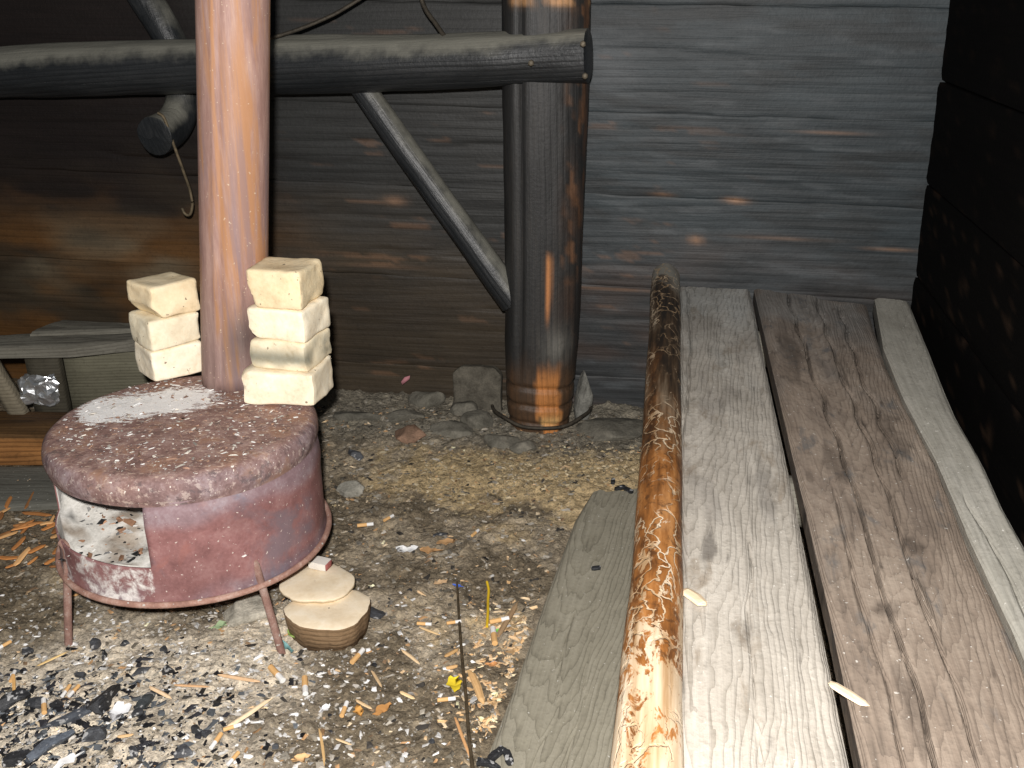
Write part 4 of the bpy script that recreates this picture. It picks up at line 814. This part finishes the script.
for i, (px, py, L) in enumerate(((485, 764, .03), (497, 756, .035), (508, 760, .03), (492, 768, .03), (620, 489, .03), (613, 483, .025), (628, 492, .03), (596, 570, .022))):
    p = onz(px, py, .036); V, f = chunk((L/2, L*.22, .004), .002, .003, 60+i, src=BOX2, freq=70); V = V @ rotz(i*.9).T; V[:, 2] -= V[:, 2].min(); V = V+p
    o = mk('black_flake', V, f, M['char'], None, None, (.8, .8, .8), smooth=False)
    tag(o, 'black charred flake at the near end of the loose board' if i < 4 else 'small black flake on the far end of the loose board' if i < 7 else 'lone small black flake in the middle of the loose board', 'flake', 'charred flakes at the near end' if i < 4 else 'charred flakes at the far end' if i < 7 else None)

# uncountable crumbs: one object of each kind
def crumbs(name, N, sampler, size, cols, label, mat='litter', flat=.45, lon=2.2, zf=None):
    P = sampler(N); n = len(P); base = np.array([[-1, -.6, 0], [1, -.7, .1], [.9, .7, 0], [-.8, .6, .2], [-.5, -.3, 1], [.6, .2, .9]]); fb_ = [(0, 3, 2, 1), (0, 1, 5, 4), (1, 2, 5), (2, 3, 4, 5), (3, 0, 4)]
    an = RNG.random(n)*2*np.pi; sz = size[0]+(size[1]-size[0])*RNG.random(n)**3; st_ = 1+(lon-1)*RNG.random(n)**2
    B = base[None]*np.stack([sz*st_, sz, sz*flat], -1)[:, None]; B = B*(1+.35*RNG.normal(size=B.shape).clip(-1.5, 1.5))
    c, s = np.cos(an)[:, None], np.sin(an)[:, None]; x = B[..., 0]*c-B[..., 1]*s; y = B[..., 0]*s+B[..., 1]*c
    z = (gz(P[:, 0], P[:, 1])+.002) if zf is None else zf(P)
    V = np.stack([P[:, 0, None]+x, P[:, 1, None]+y, z[:, None]+B[..., 2]], -1).reshape(-1, 3)
    f = [tuple(6*i+k for k in q) for i in range(n) for q in fb_]
    cc = np.array(cols)[RNG.integers(0, len(cols), n)]*(1+.25*RNG.normal(size=(n, 1))).clip(.4, 1.6); cc = np.repeat(cc, 6, 0)
    o = mk(name, V, f, M[mat], None, T((0, 1.8, 0)), cc.clip(0, .95), smooth=False); tag(o, label, name.replace('_', ' '), kind='stuff'); return o
def onfloor(P):
    x, y = P[:, 0], P[:, 1]; k = (y < 3.0-.15*x-.06) & (x < .30+.16*(y-2)) & ~((x > -.06+.235*(y-1.39)) & (y < 2.42) & (y > 1.1))
    k &= ~((x < -.93) & (y > 2.32)) & ~((x+.70)**2+(y-1.93)**2 < .04**2); return P[k]
def uni(N): return onfloor(np.stack([RNG.uniform(-1.6, .55, N), RNG.uniform(1.0, 2.95, N)], -1))
def near(cx, cy, sx, sy): return lambda N: onfloor(np.stack([RNG.normal(cx, sx, N), RNG.normal(cy, sy, N)], -1))
crumbs('wood_crumbs', 7000, uni, (.001, .0065), [(.62, .44, .26), (.50, .30, .15), (.72, .58, .40), (.30, .20, .12), (.42, .36, .28)], 'fine tan wood crumbs scattered over the dirt floor')
crumbs('dark_crumbs', 9000, uni, (.0012, .0085), [(.05, .045, .04), (.13, .115, .09), (.22, .195, .155), (.32, .29, .24), (.42, .385, .33)], 'dark grit and soil crumbs over the dirt floor', lon=1.5)
crumbs('ash_flakes', 5000, near(-.72, 1.55, .40, .24), (.001, .007), [(.75, .74, .72), (.55, .54, .52), (.85, .84, .82), (.45, .42, .38), (.5, .46, .4)], 'white ash flakes around the front of the stove', lon=1.6)
crumbs('charcoal_grit', 2800, near(-.88, 1.46, .20, .12), (.0015, .0095), [(.015, .015, .017), (.03, .03, .035), (.10, .11, .12)], 'black charcoal grit in front of the stove', lon=1.8)
crumbs('sawdust', 1500, near(.0, 1.62, .05, .13), (.0015, .007), [(.75, .52, .30), (.82, .64, .42), (.62, .40, .2)], 'orange sawdust along the left edge of the loose board', lon=3)
crumbs('soil_crumbs', 2600, near(.1, 2.5, .3, .09), (.002, .008), [(.42, .33, .19), (.30, .24, .15), (.5, .42, .28)], 'tan soil crumbs on the ridge before the post', lon=1.3)
def lidP(N):
    a = RNG.random(N)*2*np.pi; r = .25*np.sqrt(RNG.random(N)); return np.stack([SCX+r*np.cos(a), SCY+r*np.sin(a)], -1)
crumbs('lid_ash_crumbs', 900, lidP, (.001, .0045), [(.8, .78, .75), (.6, .56, .5), (.4, .25, .18)], 'ash crumbs scattered on the stove lid', zf=lambda P: np.full(len(P), ZL-.0005), lon=2.5)
def bedP(N): return np.stack([RNG.uniform(-.2, .2, N)+SCX, RNG.uniform(-.24, .1, N)+SCY], -1)
crumbs('cinders', 420, bedP, (.002, .010), [(.02, .02, .02), (.36, .20, .12), (.7, .68, .65), (.12, .12, .12)], 'cinders on the ash bed inside the stove', zf=lambda P: np.minimum(.235+.11*sm(-.22, .20, (P[:, 1]-SCY)-.15*(P[:, 0]-SCX))+.03*fbm(p3((P[:, 0]-SCX)*14, (P[:, 1]-SCY)*14, 0*P[:, 0]), 4, 18), .36)+.001)

# labels of the small scattered pieces: by the landmark they lie next to
sets = {}
for o, ph, px, py in AUTO:
    nm, (mx, my) = min(MARKS.items(), key=lambda q: math.hypot(q[1][0]-px, q[1][1]-py)); dx, dy = px-mx, py-my
    rel = ('right of' if dx > 0 else 'left of') if abs(dx) > abs(dy) else ('in front of' if dy > 0 else 'behind')
    sets.setdefault((ph, rel, nm), []).append((math.hypot(dx, dy), o))
ORD = ['nearest', 'second nearest', 'third nearest', 'fourth nearest', 'fifth nearest', 'sixth nearest', 'seventh nearest']
for (ph, rel, nm), L in sets.items():
    L.sort(key=lambda q: q[0])
    for i, (d, o) in enumerate(L): o['label'] = f'{ph} {rel} the {nm}'+('' if len(L) == 1 else f', {ORD[i]} to it')
